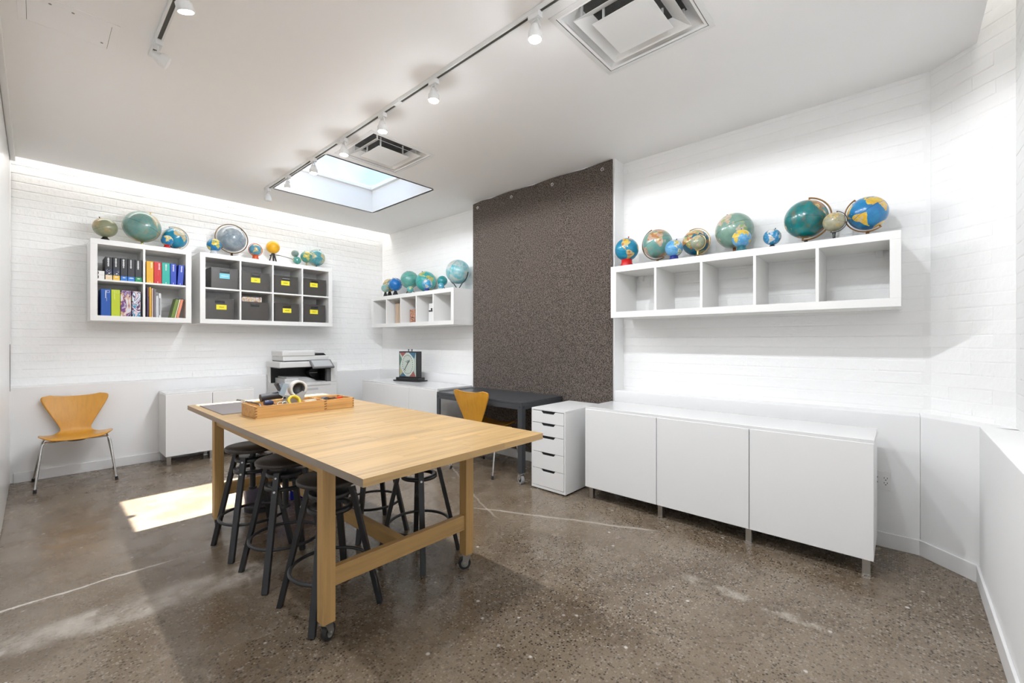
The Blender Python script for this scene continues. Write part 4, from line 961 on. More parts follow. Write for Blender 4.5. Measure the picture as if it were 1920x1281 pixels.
# --- square shelf
gr = 'globes on the square shelf'
globe('olive parchment globe on a dark cone', (.470, 5.885, 2.411), .095, TL_, gm('l1', (.23, .25, .15), (.28, .29, .18), [(.44, .30, .12), (.33, .28, .14), (.38, .30, .16)], 41.), 'cone', DKB, None, face=R(180), lon=135, group=gr)
globe('very large aged teal globe on a short brass stem', (.752, 5.885, 2.474), .159, TL_, gm('l2', (.11, .27, .25), (.18, .33, .29), [(.42, .31, .16), (.34, .32, .2), (.4, .34, .2)], 42., edge=(.30, .30, .22)), 'stem', GD, None, face=R(0), lon=-140, group=gr)
globe('blue globe in an ivory meridian behind a tiny one', (1.037, 5.94, 2.415), .112, TL_, gm('l3', *CYAN, [(.45, .5, .5), SAND, (.5, .4, .2)], 43.), 'disc', WD, 'half_back', IVR, face=R(180), lon=-20, group=gr, arcw=1.3)
globe('tiny blue globe on a red foot', (.941, 5.77, 2.348), .0535, TL_, gm('l4', *AZ, [(.6, .6, .5), YEL, SAND], 44.), 'drum', REDP, None, face=R(20), lon=20, group=gr)
# --- crate shelf
gr = 'globes on the crate shelf'
globe('blue and yellow toy globe at the end of the crate shelf', (1.366, 5.775, 2.369), .0725, TL_, gm('l5', *AZ, [YEL, YEL, GRN], 51.), 'drum', GREYP, None, face=R(200), lon=0, group=gr, pin=False)
globe('grey blue moon-like globe in a full bronze ring', (1.577, 5.915, 2.500), .149, TL_, gm('l6', (.20, .26, .31), (.30, .36, .40), [(.24, .28, .31), (.34, .38, .40), (.26, .31, .35)], 52., edge=(.40, .44, .46)), 'disc', BR, 'full', BR, face=R(0), lon=60, group=gr, tilt=40, arcw=1.0)
globe('blue globe in a red ring on an orange foot', (1.814, 5.86, 2.398), .070, TL_, gm('l7', (.05, .26, .38), (.12, .32, .42), [YEL, SAND, (.5, .3, .1)], 53.), 'drum', ORG, 'ring', ORG, face=R(0), lon=-70, group=gr, tilt=30, arcw=1.25)
globe('green globe with yellow lands on a brass foot before the teal one', (2.400, 5.795, 2.387), .0735, TL_, gm('l11', (.03, .24, .24), (.06, .3, .26), [YEL, (.5, .42, .08), GRN], 54.), 'stem', GD, None, face=R(200), lon=15, group=gr)
globe('teal globe behind the green one at the corner end', (2.597, 5.955, 2.425), .113, TL_, gm('l12', (.03, .25, .30), (.10, .33, .36), [(.36, .42, .2), SAND, (.3, .4, .3)], 55., edge=(.4, .46, .46)), 'disc', DKB, None, face=R(0), lon=-40, group=gr)
# tellurion: sun ball on a black stand with an arm carrying earth and moon
t = thing('tellurion', 'orrery with a yellow sun ball, black stand and earth on an arm', 'orrery', (2.028, 5.90, TL_))
sb = B(); sb.lathe([(.078 * math.sin(math.pi * k / 24), .2048 - .078 * math.cos(math.pi * k / 24)) for k in range(25)], 36, (2.028, 5.90, TL_)); obj('sun_ball', sb, mat('sun_yellow', (.80, .42, .012), .35, vary=.08), t)
for a in (0.3, 2.4, 4.5):
    st = B(); st.bar((2.028 + .052 * math.cos(a), 5.90 + .052 * math.sin(a), TL_ + .003), (2.028 + .012 * math.cos(a), 5.90 + .012 * math.sin(a), TL_ + .130), .020, .006, up=(math.cos(a), math.sin(a), 0)); obj('leg', st, DKB, t)
obj('arm', B().tube([(2.03, 5.895, TL_ + .120), (2.16, 5.875, TL_ + .10), (2.292, 5.845, TL_ + .070)], .0035, 8), WIRE, t)
obj('gear_rod', B().tube([(1.99, 5.88, TL_ + .095), (2.10, 5.88, TL_ + .105)], .002, 6).cyl((1.985, 5.88, TL_ + .09), (1.995, 5.88, TL_ + .10), .008, n=10), WIRE, t)
obj('carrier', B().cyl((2.294, 5.842, TL_ + .0), (2.294, 5.842, TL_ + .17), .0035, n=10).cyl((2.294, 5.842, TL_), (2.294, 5.842, TL_ + .005), .022, n=16), WIRE, t)
for nm, p, r, g in (('moon_ball', (2.280, 5.86, 2.424), .0445, gm('t1', (.14, .22, .20), (.2, .28, .25), [(.25, .3, .25), (.2, .24, .2), (.3, .3, .25)], 61.)), ('earth_ball', (2.297, 5.842, 2.334), .050, gm('t2', (.04, .27, .24), (.1, .33, .28), [SAND, GRN, YEL], 62.))):
    o = bpy.data.objects.new(nm, BALL); COL.objects.link(o); o.parent = t; o.location = Vector(p) - Vector(t.location); o.scale = (r, r, r); o.rotation_euler = (.3, .2, 1.); o.material_slots[0].link = 'OBJECT'; o.material_slots[0].material = g

# ------------------------------------------------------------------ display clock on the corner cabinet
t = thing('display_clock', 'black framed dial stand with oval pale dial and one hand', 'clock', (3.360, 4.845, .748), R(13.0))
obj('base_plate', box(-.085, .085, -.225, .225, 0, .016), DKB, t, .002, world=False)
obj('plinth', box(-.07, .07, -.19, .19, .016, .050), DKB, t, .003, world=False)
obj('case', box(-.048, .048, -.155, .155, .050, .395), DKB, t, .003, world=False)
dial = obj('dial_card', box(-.0495, -.048, -.142, .142, .064, .382), mat('pale_green_card', (.42, .50, .44), .4), t, world=False)
def tri(y0, z0, y1, z1, y2, z2): return B().extrude([(y0, z0), (y1, z1), (y2, z2)], 'x', -.0503, -.0494)
for nm, q, cc in (('red_corner', (.142, .382, .03, .382, .075, .31), (.30, .10, .09)), ('blue_corner', (-.142, .382, -.02, .382, -.115, .30), (.06, .15, .23)), ('green_corner', (.142, .36, .142, .2, .10, .29), (.12, .22, .17)), ('yellow_corner', (.142, .18, .142, .07, .07, .12), (.45, .42, .24)), ('blue_corner', (.142, .064, .03, .064, .09, .13), (.02, .13, .30)), ('red_corner', (-.142, .064, -.03, .064, -.10, .14), (.45, .07, .05))):
    obj(nm, tri(*q), mat('clock_%s' % nm, cc, .5), dial, world=False)
ov = B(); ov.add([(-.0512, .112 * math.cos(2 * math.pi * k / 40), .223 + .150 * math.sin(2 * math.pi * k / 40)) for k in range(40)] , [tuple(range(40))]); obj('oval_dial', ov, mat('oval_card', (.50, .56, .50), .4), dial, world=False)
ov = B(); ov.tube([(-.0515, .108 * math.cos(2 * math.pi * k / 40), .223 + .145 * math.sin(2 * math.pi * k / 40)) for k in range(40)], .003, 6, True); obj('dial_border', ov, mat('white_print2', (.72, .76, .72), .5), dial, world=False)
tk = B()
for k in range(26):
    a = 2 * math.pi * k / 26; y, z = .090 * math.cos(a), .223 + .122 * math.sin(a); tk.box(-.0526, -.0514, y - .004, y + .004, z - .005, z + .005)
obj('dial_marks', tk, BK, dial, world=False)
tk = B()
for zz, w in ((.275, .014), (.262, .045), (.250, .02)): tk.box(-.0526, -.0514, -w, w, zz - .003, zz + .002)
obj('dial_lettering', tk, BK, dial, world=False)
obj('hand', B().bar((-.0535, -.035, .285), (-.0535, .055, .150), .002, .008, up=(0, 1, 0)).bar((-.0535, .062, .160), (-.0535, .030, .140), .002, .005, up=(0, 0, 1)), BK, t, world=False)
for y in (-.03, .03): obj('knob', B().cyl((0, y, .395), (0, y, .418), .006, n=10).cyl((0, y, .414), (0, y, .424), .009, n=10), DKB, t, world=False)

# ------------------------------------------------------------------ printer
QX0, QX1, QY0, QY1 = 1.945, 2.640, 5.430, 5.855
M_pr = mat('printer_white', (.70, .70, .69), .4); M_pr2 = mat('printer_grey', (.50, .50, .50), .45); M_prd = mat('printer_black', (.012, .012, .013), .4)
t = thing('office_printer', 'white office copier with black paper output bay and tilted screen', 'printer', ((QX0 + QX1) / 2, (QY0 + QY1) / 2, 0))
obj('body', box(QX0, QX1, QY0, QY1, .06, .760), M_pr, t, .008)
obj('plinth', box(QX0 + .03, QX1 - .03, QY0 + .03, QY1 - .02, 0, .06), M_prd, t)
for z in (.16, .35, .54): 
    d_ = obj('paper_drawer', box(QX0 + .015, QX1 - .015, QY0 - .008, QY0, z, z + .17), M_pr, t, .003)
    obj('drawer_grip', box(QX0 + .25, QX1 - .25, QY0 - .0085, QY0 - .004, z + .13, z + .155), M_pr2, d_)
bay = B(); bay.box(QX0 + .0, QX0 + .05, QY1 - .085, QY1, .76, .960); bay.box(QX1 - .085, QX1, QY0, QY1, .76, 1.010); bay.box(QX0 + .05, QX1 - .085, QY1 - .085, QY1, .76, .96)
obj('housing', bay, M_pr, t, .006)
obj('bay_lining', box(QX1 - .089, QX1 - .0845, QY0 + .004, QY1 - .085, .762, .958), M_prd, t); obj('bay_back', box(QX0 + .012, QX1 - .089, QY1 - .089, QY1 - .0845, .762, .958), M_prd, t); obj('bay_roof', box(QX0 + .004, QX1 - .089, QY0 + .004, QY1 - .089, .952, .9605), M_prd, t)
obj('bay_post', box(QX1 - .135, QX1 - .088, QY0 + .004, QY0 + .06, .762, .925), mat('post_grey', (.13, .13, .135), .4), t, .004)
ob = B(); ob.extrude([(QX0 + .06, .762), (QX1 - .14, .762), (QX1 - .14, .770), (QX1 - .24, .775), (QX1 - .36, .815), (QX0 + .06, .825)], 'y', QY0 + .03, QY1 - .09); obj('output_tray', ob, M_pr2, t, .003)
ob = B(); ob.extrude([(QX0 + .09, .826), (QX1 - .36, .8165), (QX1 - .26, .787), (QX1 - .26, .795), (QX1 - .36, .832), (QX0 + .09, .845)], 'y', QY0 + .06, QY1 - .09); obj('printed_sheets', ob, mat('grey_sheets', (.42, .42, .42), .7), t)
obj('front_lip', box(QX0 + .0, QX1 - .09, QY0 - .010, QY0 + .03, .728, .766), M_pr, t, .004); obj('tray_end', box(QX0 + .058, QX0 + .21, QY0 + .012, QY0 + .032, .766, .826), M_pr, t, .003)
gv = B()
for k in range(9): gv.box(QX0 + .065 + k * .016, QX0 + .074 + k * .016, QY0 + .0108, QY0 + .0122, .790, .812)
obj('front_vents', gv, M_pr2, t)
tn = B(); tn.cyl((QX1 - .22, QY1 - .10, .875), (QX1 - .22, QY1 - .22, .875), .055, n=24); obj('paper_guide', tn, M_prd, t)
obj('guide_print', box(QX1 - .27, QX1 - .17, QY1 - .2225, QY1 - .2205, .868, .877), M_pr2, t)
obj('scanner_bed', box(QX0 - .012, QX1 - .085, QY0 - .012, QY1, .960, 1.030), M_pr, t, .010)
obj('document_lid', box(QX0 + .045, QX1 - .10, QY0 + .03, QY1 - .02, 1.038, 1.098), M_pr, t, .012)
obj('lid_gap', box(QX0 + .05, QX1 - .11, QY0 + .035, QY1 - .03, 1.029, 1.039), M_prd, t)
obj('feeder', box(QX0 + .03, QX0 + .42, QY0 + .02, QY1 - .04, 1.095, 1.166), M_pr, t, .014)
obj('feeder_seam', box(QX0 + .10, QX0 + .40, QY0 + .0192, QY0 + .022, 1.126, 1.129), M_pr2, t)
fd = B(); fd.extrude([(QX0 + .40, 1.145), (QX1 - .10, 1.172), (QX1 - .10, 1.180), (QX0 + .40, 1.166)], 'y', QY0 + .08, QY1 - .08); obj('feeder_tray', fd, M_pr, t, .002)
fd = B(); fd.extrude([(QX0 + .42, 1.100), (QX1 - .12, 1.100), (QX1 - .15, 1.128), (QX0 + .42, 1.118)], 'y', QY0 + .06, QY1 - .06); obj('exit_tray', fd, M_prd, t, .002)
Ms = Matrix.Translation((QX1 - .225, QY0 - .055, .995)) @ Matrix.Rotation(R(-52), 4, 'X')
sc_ = B().box(-.135, .135, -.008, .012, -.075, .075).xf(Ms @ Matrix.Rotation(0, 4, 'X')); pn = obj('control_panel', sc_, mat('panel_grey', (.16, .16, .165), .35), t, .004)
obj('screen', B().box(-.115, .115, -.0095, -.0082, -.055, .058).xf(Ms), mat('screen_glass', (.42, .43, .44), .2), pn)

# ------------------------------------------------------------------ on the table: mat, two trays, tools
one('cutting_mat', box(.808, 1.14, 3.225, 3.80, TZ + .0002, TZ + .004), mat('grey_mat', (.25, .225, .22), .95, spec=.1), 'grey cutting mat lying flat at the table corner', 'mat')
def tray(label, x0, x1, y0, y1, h, walls):
    t = thing('wooden_tray', label, 'tray', ((x0 + x1) / 2, (y0 + y1) / 2, TZ + .0003)); T = .011; z0 = TZ + .0003
    obj('bottom', box(x0 + T, x1 - T, y0 + T, y1 - T, z0, z0 + .007), M_box, t)
    for a in ((x0, x1, y0, y0 + T), (x0, x1, y1 - T, y1)): obj('long_side', box(*a, z0, z0 + h), M_box, t, .001)
    for a in ((x0, x0 + T, y0 + T, y1 - T), (x1 - T, x1, y0 + T, y1 - T)): obj('end_side', box(*a, z0, z0 + h), M_box, t, .001)
    for w in walls: obj('partition', box(w, w + .007, y0 + T, y1 - T, z0 + .007, z0 + h - .008), M_box, t)
    dv = B()
    for xx in (x0, x1 - T):
        for k in range(4): dv.box(xx + .001, xx + T - .001, y0 - .0006, y0 + .001, z0 + .008 + k * .017, z0 + .0155 + k * .017)
    for k in range(4): dv.box(x0 - .0006, x0 + .001, y0 + .0005, y0 + .0105, z0 + .006 + k * .017, z0 + .012 + k * .017)
    obj('dovetails', dv, mat('dovetail_end_grain', (.22, .10, .03), .6), t)
    return t
TH = .074; bz = TZ + .0003 + .007 + .0003
tray('long dovetailed wooden tray holding the tape gun', .899, 1.332, 2.905, 3.165, TH, (1.20,))
tray('short dovetailed wooden tray butted against the long one', 1.334, 1.542, 2.918, 3.165, TH - .004, (1.44,))
# tape gun
t = thing('tape_gun', 'packing tape gun with black grip and brown-lined white roll', 'tape gun', (1.12, 3.05, bz))
gz = TZ
M_tg = mat('grey_tool_steel', (.42, .43, .46), .35, metal=.5)
obj('grip', B().tube([(.975, 3.055, gz + .106), (1.03, 3.055, gz + .113), (1.075, 3.055, gz + .115), (1.105, 3.055, gz + .112)], [.025, .023, .023, .021], 14, flat=1.1), M_blackm, t)
fr = B(); fr.extrude([(1.095, gz + .055), (1.16, gz + .045), (1.235, gz + .085), (1.245, gz + .125), (1.225, gz + .135), (1.16, gz + .105), (1.10, gz + .120)], 'y', 3.020, 3.024); obj('side_plate', fr, M_tg, t)
obj('bolt', B().cyl((1.108, 3.014, gz + .100), (1.108, 3.021, gz + .100), .007, n=12), M_black, t)
rl = B(); c_ = (1.205, 3.055, gz + .150); rl.lathe([(.052, -.026), (.056, -.026), (.056, .026), (.042, .026), (.042, -.026), (.052, -.026)], 36); rl.xf(Matrix.Translation(c_) @ Matrix.Rotation(R(90), 4, 'X') @ Matrix.Rotation(R(0), 4, 'Y')); obj('tape_roll', rl, mat('clear_tape_roll', (.66, .64, .60), .35), t)
rl = B(); rl.lathe([(.0, -.018), (.041, -.018), (.041, .02), (.036, .02), (.036, -.012), (0, -.012)], 30); rl.xf(Matrix.Translation(c_) @ Matrix.Rotation(R(90), 4, 'X')); obj('roll_core', rl, mat('dark_core', (.05, .05, .052), .4), t)
bl = B(); bl.extrude([(1.075, gz + .125), (1.105, gz + .105), (1.135, gz + .190), (1.105, gz + .195)], 'y', 3.022, 3.075); obj('blade_guard', bl, mat('blue_grey_plastic', (.30, .38, .44), .35), t)
obj('wiper', B().extrude([(1.06, gz + .19), (1.088, gz + .135), (1.098, gz + .135), (1.075, gz + .20)], 'y', 3.03, 3.07), M_blackm, t)
# yellow masking tape
ty = B(); ty.lathe([(.030, -.012), (.044, -.012), (.045, -.009), (.045, .009), (.044, .012), (.030, .012), (.029, 0), (.030, -.012)], 32); ty.xf(Matrix.Translation((1.150, 2.972, bz + .066)) @ Matrix.Rotation(R(62), 4, 'X') @ Matrix.Rotation(R(8), 4, 'Y'))
one('masking_tape', ty, mat('yellow_tape', (.66, .50, .04), .5), 'yellow roll of masking tape leaning in the long tray', 'tape')
t = thing('screwdriver', 'screwdriver with a stubby navy blue handle in the long tray', 'screwdriver', (1.0, 2.96, bz))
obj('handle', B().tube([(.968, 2.965, bz + .078), (.985, 2.967, bz + .077), (1.005, 2.97, bz + .075), (1.02, 2.972, bz + .073)], [.014, .017, .017, .012], 14), mat('navy_handle', (.02, .03, .09), .35), t)
obj('shaft', B().cyl((1.018, 2.972, bz + .073), (1.10, 2.985, bz + .006), .0035, n=10), M_steel, t)
t = thing('wooden_brush', 'small ridged wooden block next to the screwdriver', 'block', (1.045, 2.96, bz))
wb = B()
for k in range(4): wb.cyl((1.022 + k * .018, 2.998, bz + .074), (1.022 + k * .018, 3.020, bz + .074), .010, n=12)
obj('ridges', wb, M_box, t); obj('block', box(1.012, 1.086, 2.997, 3.021, bz + .0, bz + .074), M_box, t, .002)
t = thing('long_tweezers', 'long dark tweezers sticking out over the tray end', 'tweezers', (.93, 3.10, bz))
tzr = B(); tzr.bar((.872, 3.160, gz + .100), (.955, 3.000, gz + .078), .007, .0025); tzr.bar((.866, 3.150, gz + .096), (.950, 2.995, gz + .074), .007, .0025)
obj('arms', tzr, M_blackm, t); obj('tip', B().cyl((.952, 3.000, gz + .078), (.956, 2.985, gz + .060), .006, n=10), M_chrome, t)
t = thing('scissors', 'steel scissors with loop handles lying in the long tray', 'scissors', (1.06, 2.94, bz))
sc_ = B()
for x in (1.050, 1.078): sc_.tube([(x + .016 * math.cos(2 * math.pi * k / 20), 2.932 + .004 * math.sin(2 * math.pi * k / 20), bz + .068 + .010 * math.sin(2 * math.pi * k / 20)) for k in range(20)], .0035, 8, True)
obj('loops', sc_, M_chrome, t); obj('blades', B().bar((1.064, 2.935, bz + .058), (1.00, 2.945, bz + .008), .010, .003), M_steel, t)
M_or = mat('orange_plastic', (.75, .12, .01), .4)
for i, (x, y, m_, lab) in enumerate(((1.268, 3.02, M_or, 'orange box cutter lying in the long tray compartment'), (1.488, 3.05, mat('red_orange_plastic', (.70, .06, .01), .4), 'red orange box cutter lying in the short tray'))):
    t = thing('box_cutter', lab, 'cutter', (x, y, bz)); ct = B().extrude([(x - .034, bz + .036), (x + .025, bz + .040), (x + .034, bz + .050), (x + .025, bz + .062), (x - .034, bz + .056)], 'y', y - .009, y + .009); obj('handle', ct, m_, t, .003)
    obj('blade', box(x - .040, x - .0335, y - .001, y + .001, bz + .040, bz + .052), M_steel, t); obj('rest_block', box(x - .03, x + .03, y - .02, y + .02, bz, bz + .0365), mat('cork', (.42, .27, .12), .8), t)
t = thing('tape_measure', 'dark grey tape measure in the short tray by the joint', 'tape measure', (1.384, 3.02, bz))
obj('case', B().cyl((1.384, 3.00, bz + .037), (1.384, 3.045, bz + .037), .036, n=24), mat('dark_grey_case', (.09, .09, .11), .4), t, .004); obj('tab', box(1.3465, 1.350, 3.012, 3.032, bz + .004, bz + .012), M_chrome, t)
t = thing('cable_coil', 'coiled brown cord in the short tray', 'cord', (1.415, 2.97, bz))
ob = B()
for k in range(3): ob.tube([(1.405 + .026 * math.cos(a), 2.965 + .022 * math.sin(a), bz + .044 + .010 * k + .004 * math.sin(2 * a)) for a in [2 * math.pi * q / 24 for q in range(24)]], .006, 8, True)
obj('cord', ob, mat('brown_cord', (.12, .05, .015), .6), t); obj('core', B().cyl((1.405, 2.965, bz), (1.405, 2.965, bz + .05), .018, n=16), mat('pale_spool', (.55, .5, .4), .6), t)
one('folding_rule', B().bar((1.205, 2.945, bz + .058), (1.30, 2.99, bz + .060), .018, .006).bar((1.300, 2.995, bz + .0665), (1.215, 2.975, bz + .0655), .018, .006), mat('cream_rule', (.66, .60, .46), .5), 'cream folding rule resting across the long tray', 'ruler')

# ------------------------------------------------------------------ felt panel on the pier
fy0, fy1 = 1.945, 3.80
t = thing('felt_panel', 'brown felt sheet hung by four eyelets over the pier', 'felt panel', (PX, (fy0 + fy1) / 2, .1))
fb = B(); NYs, NZs = 36, 8; rn = random.Random(8)
def ftop(y): 
    s = (y - fy0) / (fy1 - fy0); return H - .008 - .012 * (1 - abs(math.cos(s * math.pi * 3))) - (.018 * max(0, (s - .93) / .07))
vs = []
for sd in (0, 1):
    for j in range(NZs + 1):
        for i in range(NYs + 1):
            y = fy0 + (fy1 - fy0) * i / NYs; zt = ftop(y); z = .10 + (zt - .10) * j / NZs
            wv = .006 * math.sin(y * 5.1) * (j / NZs) ** 3
            vs.append((PX - .004 - .012 * (1 - sd) - abs(wv) * 1, y, z))
NN = (NYs + 1) * (NZs + 1); fs = []
ix = lambda sd, j, i: sd * NN + j * (NYs + 1) + i
for j in range(NZs):
    for i in range(NYs):
        fs += [(ix(0, j, i), ix(0, j, i + 1), ix(0, j + 1, i + 1), ix(0, j + 1, i)), (ix(1, j, i), ix(1, j + 1, i), ix(1, j + 1, i + 1), ix(1, j, i + 1))]
ed = [(0, i) for i in range(NYs)] + [(j, NYs) for j in range(NZs)] + [(NZs, i) for i in range(NYs, 0, -1)] + [(j, 0) for j in range(NZs, 0, -1)]
for k in range(len(ed)):
    a, c = ed[k], ed[(k + 1) % len(ed)]; fs.append((ix(0, *a), ix(1, *a), ix(1, *c), ix(0, *c)))
fb.add(vs, fs); sh = obj('sheet', fb, M_felt, t)
for y in (2.045, 2.62, 3.18, 3.72):
    z = ftop(y) - .065; x = PX - .0165 - abs(.006 * math.sin(y * 5.1))
    g_ = B(); g_.tube([(x, y + .014 * math.cos(2 * math.pi * k / 24), z + .014 * math.sin(2 * math.pi * k / 24)) for k in range(24)], .0042, 8, True); ey = obj('eyelet', g_, M_chrome, t)
    obj('eyelet_hole', B().cyl((x - .0005, y, z), (x + .004, y, z), .0105, n=20), M_dark, ey)
    obj('hook', B().cyl((x - .006, y, z + .002), (x, y, z + .002), .004, n=10), M_steel, ey)

# ------------------------------------------------------------------ ceiling: tracks, lamps, diffusers, hatch
def track(label, x, y0, y1, gap=()):
    t = thing('lamp_track', label, 'lamp track', (x, (y0 + y1) / 2, H))
    zt, zb, w = H - .0005, H - .022, .0175
    rb_ = B(); rb_.box(x - w, x - w + .0085, y0, y1, zb, zt); rb_.box(x + w - .0085, x + w, y0, y1, zb, zt); rb_.box(x - w + .0085, x + w - .0085, y0, y1, zt - .004, zt)
    obj('rail', rb_, M_wmetal, t); obj('slot', box(x - w + .0085, x + w - .0085, y0, y1, zb + .004, zb + .0045), mat('track_slot', (.07, .065, .055), .5), t)
    obj('end_cap', box(x - w - .001, x + w + .001, y1, y1 + .012, zb - .001, zt), M_wmetal, t); 
    for y in gap: obj('joiner', box(x - w - .002, x + w + .002, y - .035, y + .035, zb - .003, zt), M_wmetal, t, .002)
    return t
track('long white lamp track running past the skylight', 1.690, .1, 5.11, (2.58, 3.44))
track('shorter white lamp track beside the ceiling hatch', .455, .6, 3.20)
M_glow = mat('lamp_face', (1, 1, 1), .5, emit=(1, .97, .92), estr=28)
M_off = mat('lamp_face_off', (.8, .8, .8), .3)
def lamp(label, x, y, on=1.0, aim=(0, 0, -1), drop=.050):
    t = thing('track_lamp', label, 'track lamp', (x, y, H - .022), group='lamps on the ceiling tracks')
    z = H - .022
    obj('adapter', box(x - .016, x + .016, y - .035, y + .035, z - .026, z + .006), M_wmetal, t, .002)
    d = Vector(aim).normalized(); top = Vector((x, y, z - .03)); piv = top + Vector((0, 0, -drop))
    a = d.orthogonal().normalized() if abs(d.z) < .99 else Vector((0, 1, 0))
    a = Vector((0, 1, 0)) - d * d.y; a.normalize()
    yk = B()
    for s in (-1, 1): yk.bar(top + a * (s * .018), piv + a * (s * .038), .008, .003, up=tuple(a))
    yk.bar(top + a * -.02, top + a * .02, .010, .006); obj('yoke', yk, M_wmetal, t)
    hd = B(); hd.cyl(piv - d * .020, piv + d * .012, .022, .030, n=24); hd.cyl(piv + d * .012, piv + d * .046, .035, .035, n=28, cap=True); obj('lamp_head', hd, M_wmetal, t)
    obj('rear_rib', B().cyl(piv - d * .028, piv - d * .019, .018, n=20), M_wmetal, t)
    fc = obj('lamp_face', B().cyl(piv + d * .0455, piv + d * .0475, .030, n=28), M_glow if on else M_off, t)
    if on:
        up = d.z < -.999                          # reflector beam, plus a point light added to brighten the ceiling
        for kind, share in (('SPOT', .92), ('POINT', .11)) if up else (('SPOT', 1.0),):
            ld = bpy.data.lights.new('track_bulb', kind); ld.energy = LAMP_W * on * share; ld.shadow_soft_size = .028; ld.color = WARM
            if kind == 'SPOT': ld.spot_size = R(180 if up else 138); ld.spot_blend = .14 if up else .5
            lo = bpy.data.objects.new('track_bulb', ld); COL.objects.link(lo); lo.location = piv + d * .055; lo.rotation_euler = d.to_track_quat('-Z', 'Y').to_euler()
    return t
L0 = (('lit white track lamp beyond the ceiling diffuser, over the shelf end', .545, 1.5), ('lit white track lamp next to the big ceiling diffuser', 1.364, 1.), ('lit white track lamp alone between the two diffusers', 2.185, 1.), ('lit white track lamp just before the small joiner', 2.782, .9), ('lit white track lamp at the second diffuser', 3.36, .9), ('lit white track lamp at the near edge of the skylight', 3.93, .8), ('lit white track lamp at the far half of the skylight', 4.516, .8))
for lab, y, p in L0: lamp(lab, 1.690, y, p)
lamp('dim white track lamp at the far end of the long track', 1.690, 5.065, 0)
lamp('lit white track lamp tilted on the shorter track', .455, 2.44, 1., (.32, .18, -1))
lamp('unlit white track lamp turned sideways at the end of the shorter track', .455, 3.03, 0, (.75, -.15, -.35))
lamp('lit white fill lamp added out of view on the shorter track', .455, 1.25, 1.3)  # unseen lamp added as fill for the dimmer faces

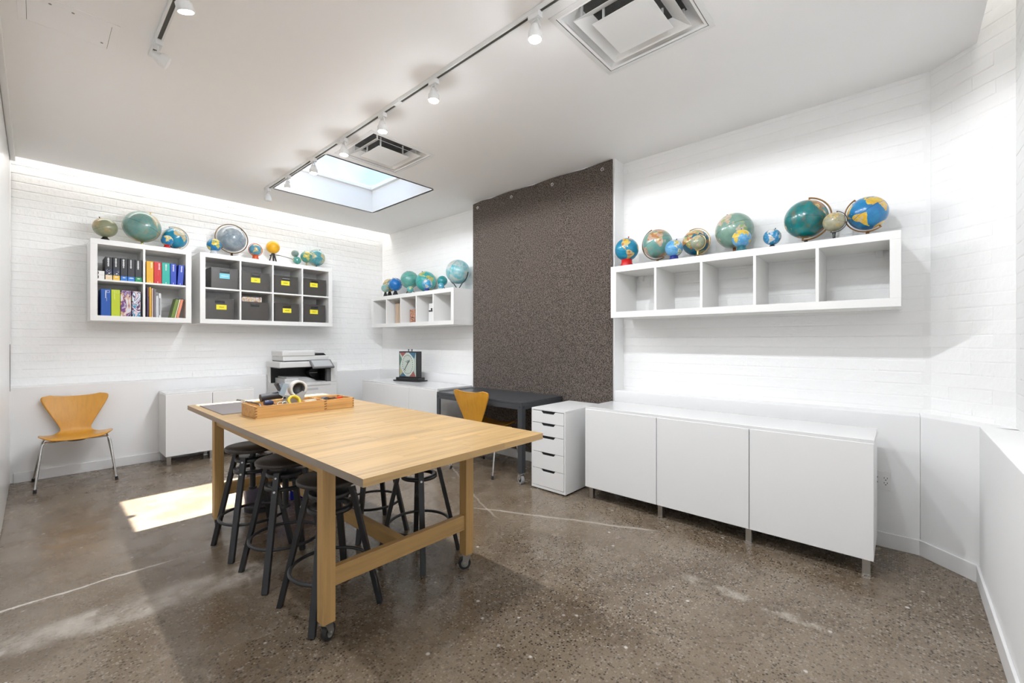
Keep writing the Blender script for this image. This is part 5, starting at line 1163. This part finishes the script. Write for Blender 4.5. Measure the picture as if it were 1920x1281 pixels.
def diffuser(label, cx, cy):
    t = thing('ceiling_diffuser', label, 'air diffuser', (cx, cy, H)); z = H
    def ring(o, i, zo, zi, th):       # square sloped ring
        vs = [(cx + sx * o, cy + sy * o, zo) for sx, sy in ((-1, -1), (1, -1), (1, 1), (-1, 1))] + [(cx + sx * i, cy + sy * i, zi) for sx, sy in ((-1, -1), (1, -1), (1, 1), (-1, 1))]
        vs += [(x, y, q + th) for x, y, q in vs]
        fs = [(k, (k + 1) % 4, 4 + (k + 1) % 4, 4 + k) for k in range(4)] + [(8 + k, 12 + k, 12 + (k + 1) % 4, 8 + (k + 1) % 4) for k in range(4)]
        fs += [(k, 8 + k, 8 + (k + 1) % 4, (k + 1) % 4) for k in range(4)] + [(4 + k, 4 + (k + 1) % 4, 12 + (k + 1) % 4, 12 + k) for k in range(4)]
        return B().add(vs, fs)
    obj('outer_frame', ring(.314, .288, z - .004, z - .006, .0035), M_wmetal, t)
    obj('frame_gap', ring(.290, .284, z - .0012, z - .0012, .001), M_dark, t)
    obj('throat', ring(.284, .205, z - .003, z + .075, .001), M_wmetal, t)
    obj('duct', box(cx - .215, cx + .215, cy - .215, cy + .215, z + .075, z + .085), mat('duct_grey', (.10, .10, .095), .8, vary=.6, vscale=20), t)
    obj('middle_ring', ring(.222, .150, z - .010, z + .030, .002), M_wmetal, t)
    ip = B(); vs = [(cx + sx * .152, cy + sy * .152, z - .022) for sx, sy in ((-1, -1), (1, -1), (1, 1), (-1, 1))] + [(cx, cy, z - .010)] + [(cx + sx * .152, cy + sy * .152, z - .020) for sx, sy in ((-1, -1), (1, -1), (1, 1), (-1, 1))]
    ip.add(vs, [(0, 1, 4), (1, 2, 4), (2, 3, 4), (3, 0, 4), (5, 6, 7, 8), (0, 5, 6, 1), (1, 6, 7, 2), (2, 7, 8, 3), (3, 8, 5, 0)]); obj('centre_plate', ip, M_wmetal, t)
    for sx, sy in ((-1, -1), (1, -1), (1, 1), (-1, 1)): obj('hanger', B().cyl((cx + sx * .19, cy + sy * .19, z + .010), (cx + sx * .19, cy + sy * .19, z + .075), .007, n=10), M_wmetal, t); obj('hanger', B().cyl((cx + sx * .11, cy + sy * .11, z - .017), (cx + sx * .11, cy + sy * .11, z + .075), .007, n=10), M_wmetal, t)
    return t
diffuser('large square ceiling air diffuser near the long shelf', *DIFF[0])
diffuser('square ceiling air diffuser beside the skylight', *DIFF[1])
t = thing('ceiling_hatch', 'flat white access hatch set in the ceiling by the sliding door', 'access hatch', (.13, 3.225, H))
hx0, hx1, hy0, hy1 = -.06, .305, 3.062, 3.385
obj('frame', B().box(hx0, hx1, hy0, hy0 + .035, H - .003, H).box(hx0, hx1, hy1 - .035, hy1, H - .003, H).box(hx0, hx0 + .03, hy0 + .035, hy1 - .035, H - .003, H).box(hx1 - .03, hx1, hy0 + .035, hy1 - .035, H - .003, H), M_ceil, t, .001)
obj('panel', box(hx0 + .0315, hx1 - .0315, hy0 + .0365, hy1 - .0365, H - .0022, H - .0004), M_ceil, t)
obj('gap', box(hx0 + .03, hx1 - .03, hy0 + .035, hy1 - .035, H - .0004, H - .0001), M_dark, t)
for x, y in ((.05, 3.11), (.13, 3.11), (.25, 3.30)): obj('screw', B().cyl((x, y, H - .0035), (x, y, H - .002), .006, n=10), M_grey, t)

# ------------------------------------------------------------------ outlet
t = thing('wall_outlet', 'white double wall outlet behind the end of the sideboard', 'outlet', (KX, .095, .41))
obj('plate', box(KX - .006, KX, .044, .160, .352, .468), M_white, t, .002)
for yy in (.068, .115):
    k = obj('receptacle', box(KX - .0085, KX - .006, yy - .017, yy + .017, .377, .443), M_white, t, .001)
    hb = B()
    for zz in (.395, .425):
        hb.box(KX - .0092, KX - .0084, yy - .0085, yy - .0060, zz - .001, zz + .008); hb.box(KX - .0092, KX - .0084, yy + .0060, yy + .0085, zz - .001, zz + .008); hb.cyl((KX - .0092, yy, zz - .008), (KX - .0084, yy, zz - .008), .003, n=10)
    obj('slots', hb, M_dark, k)
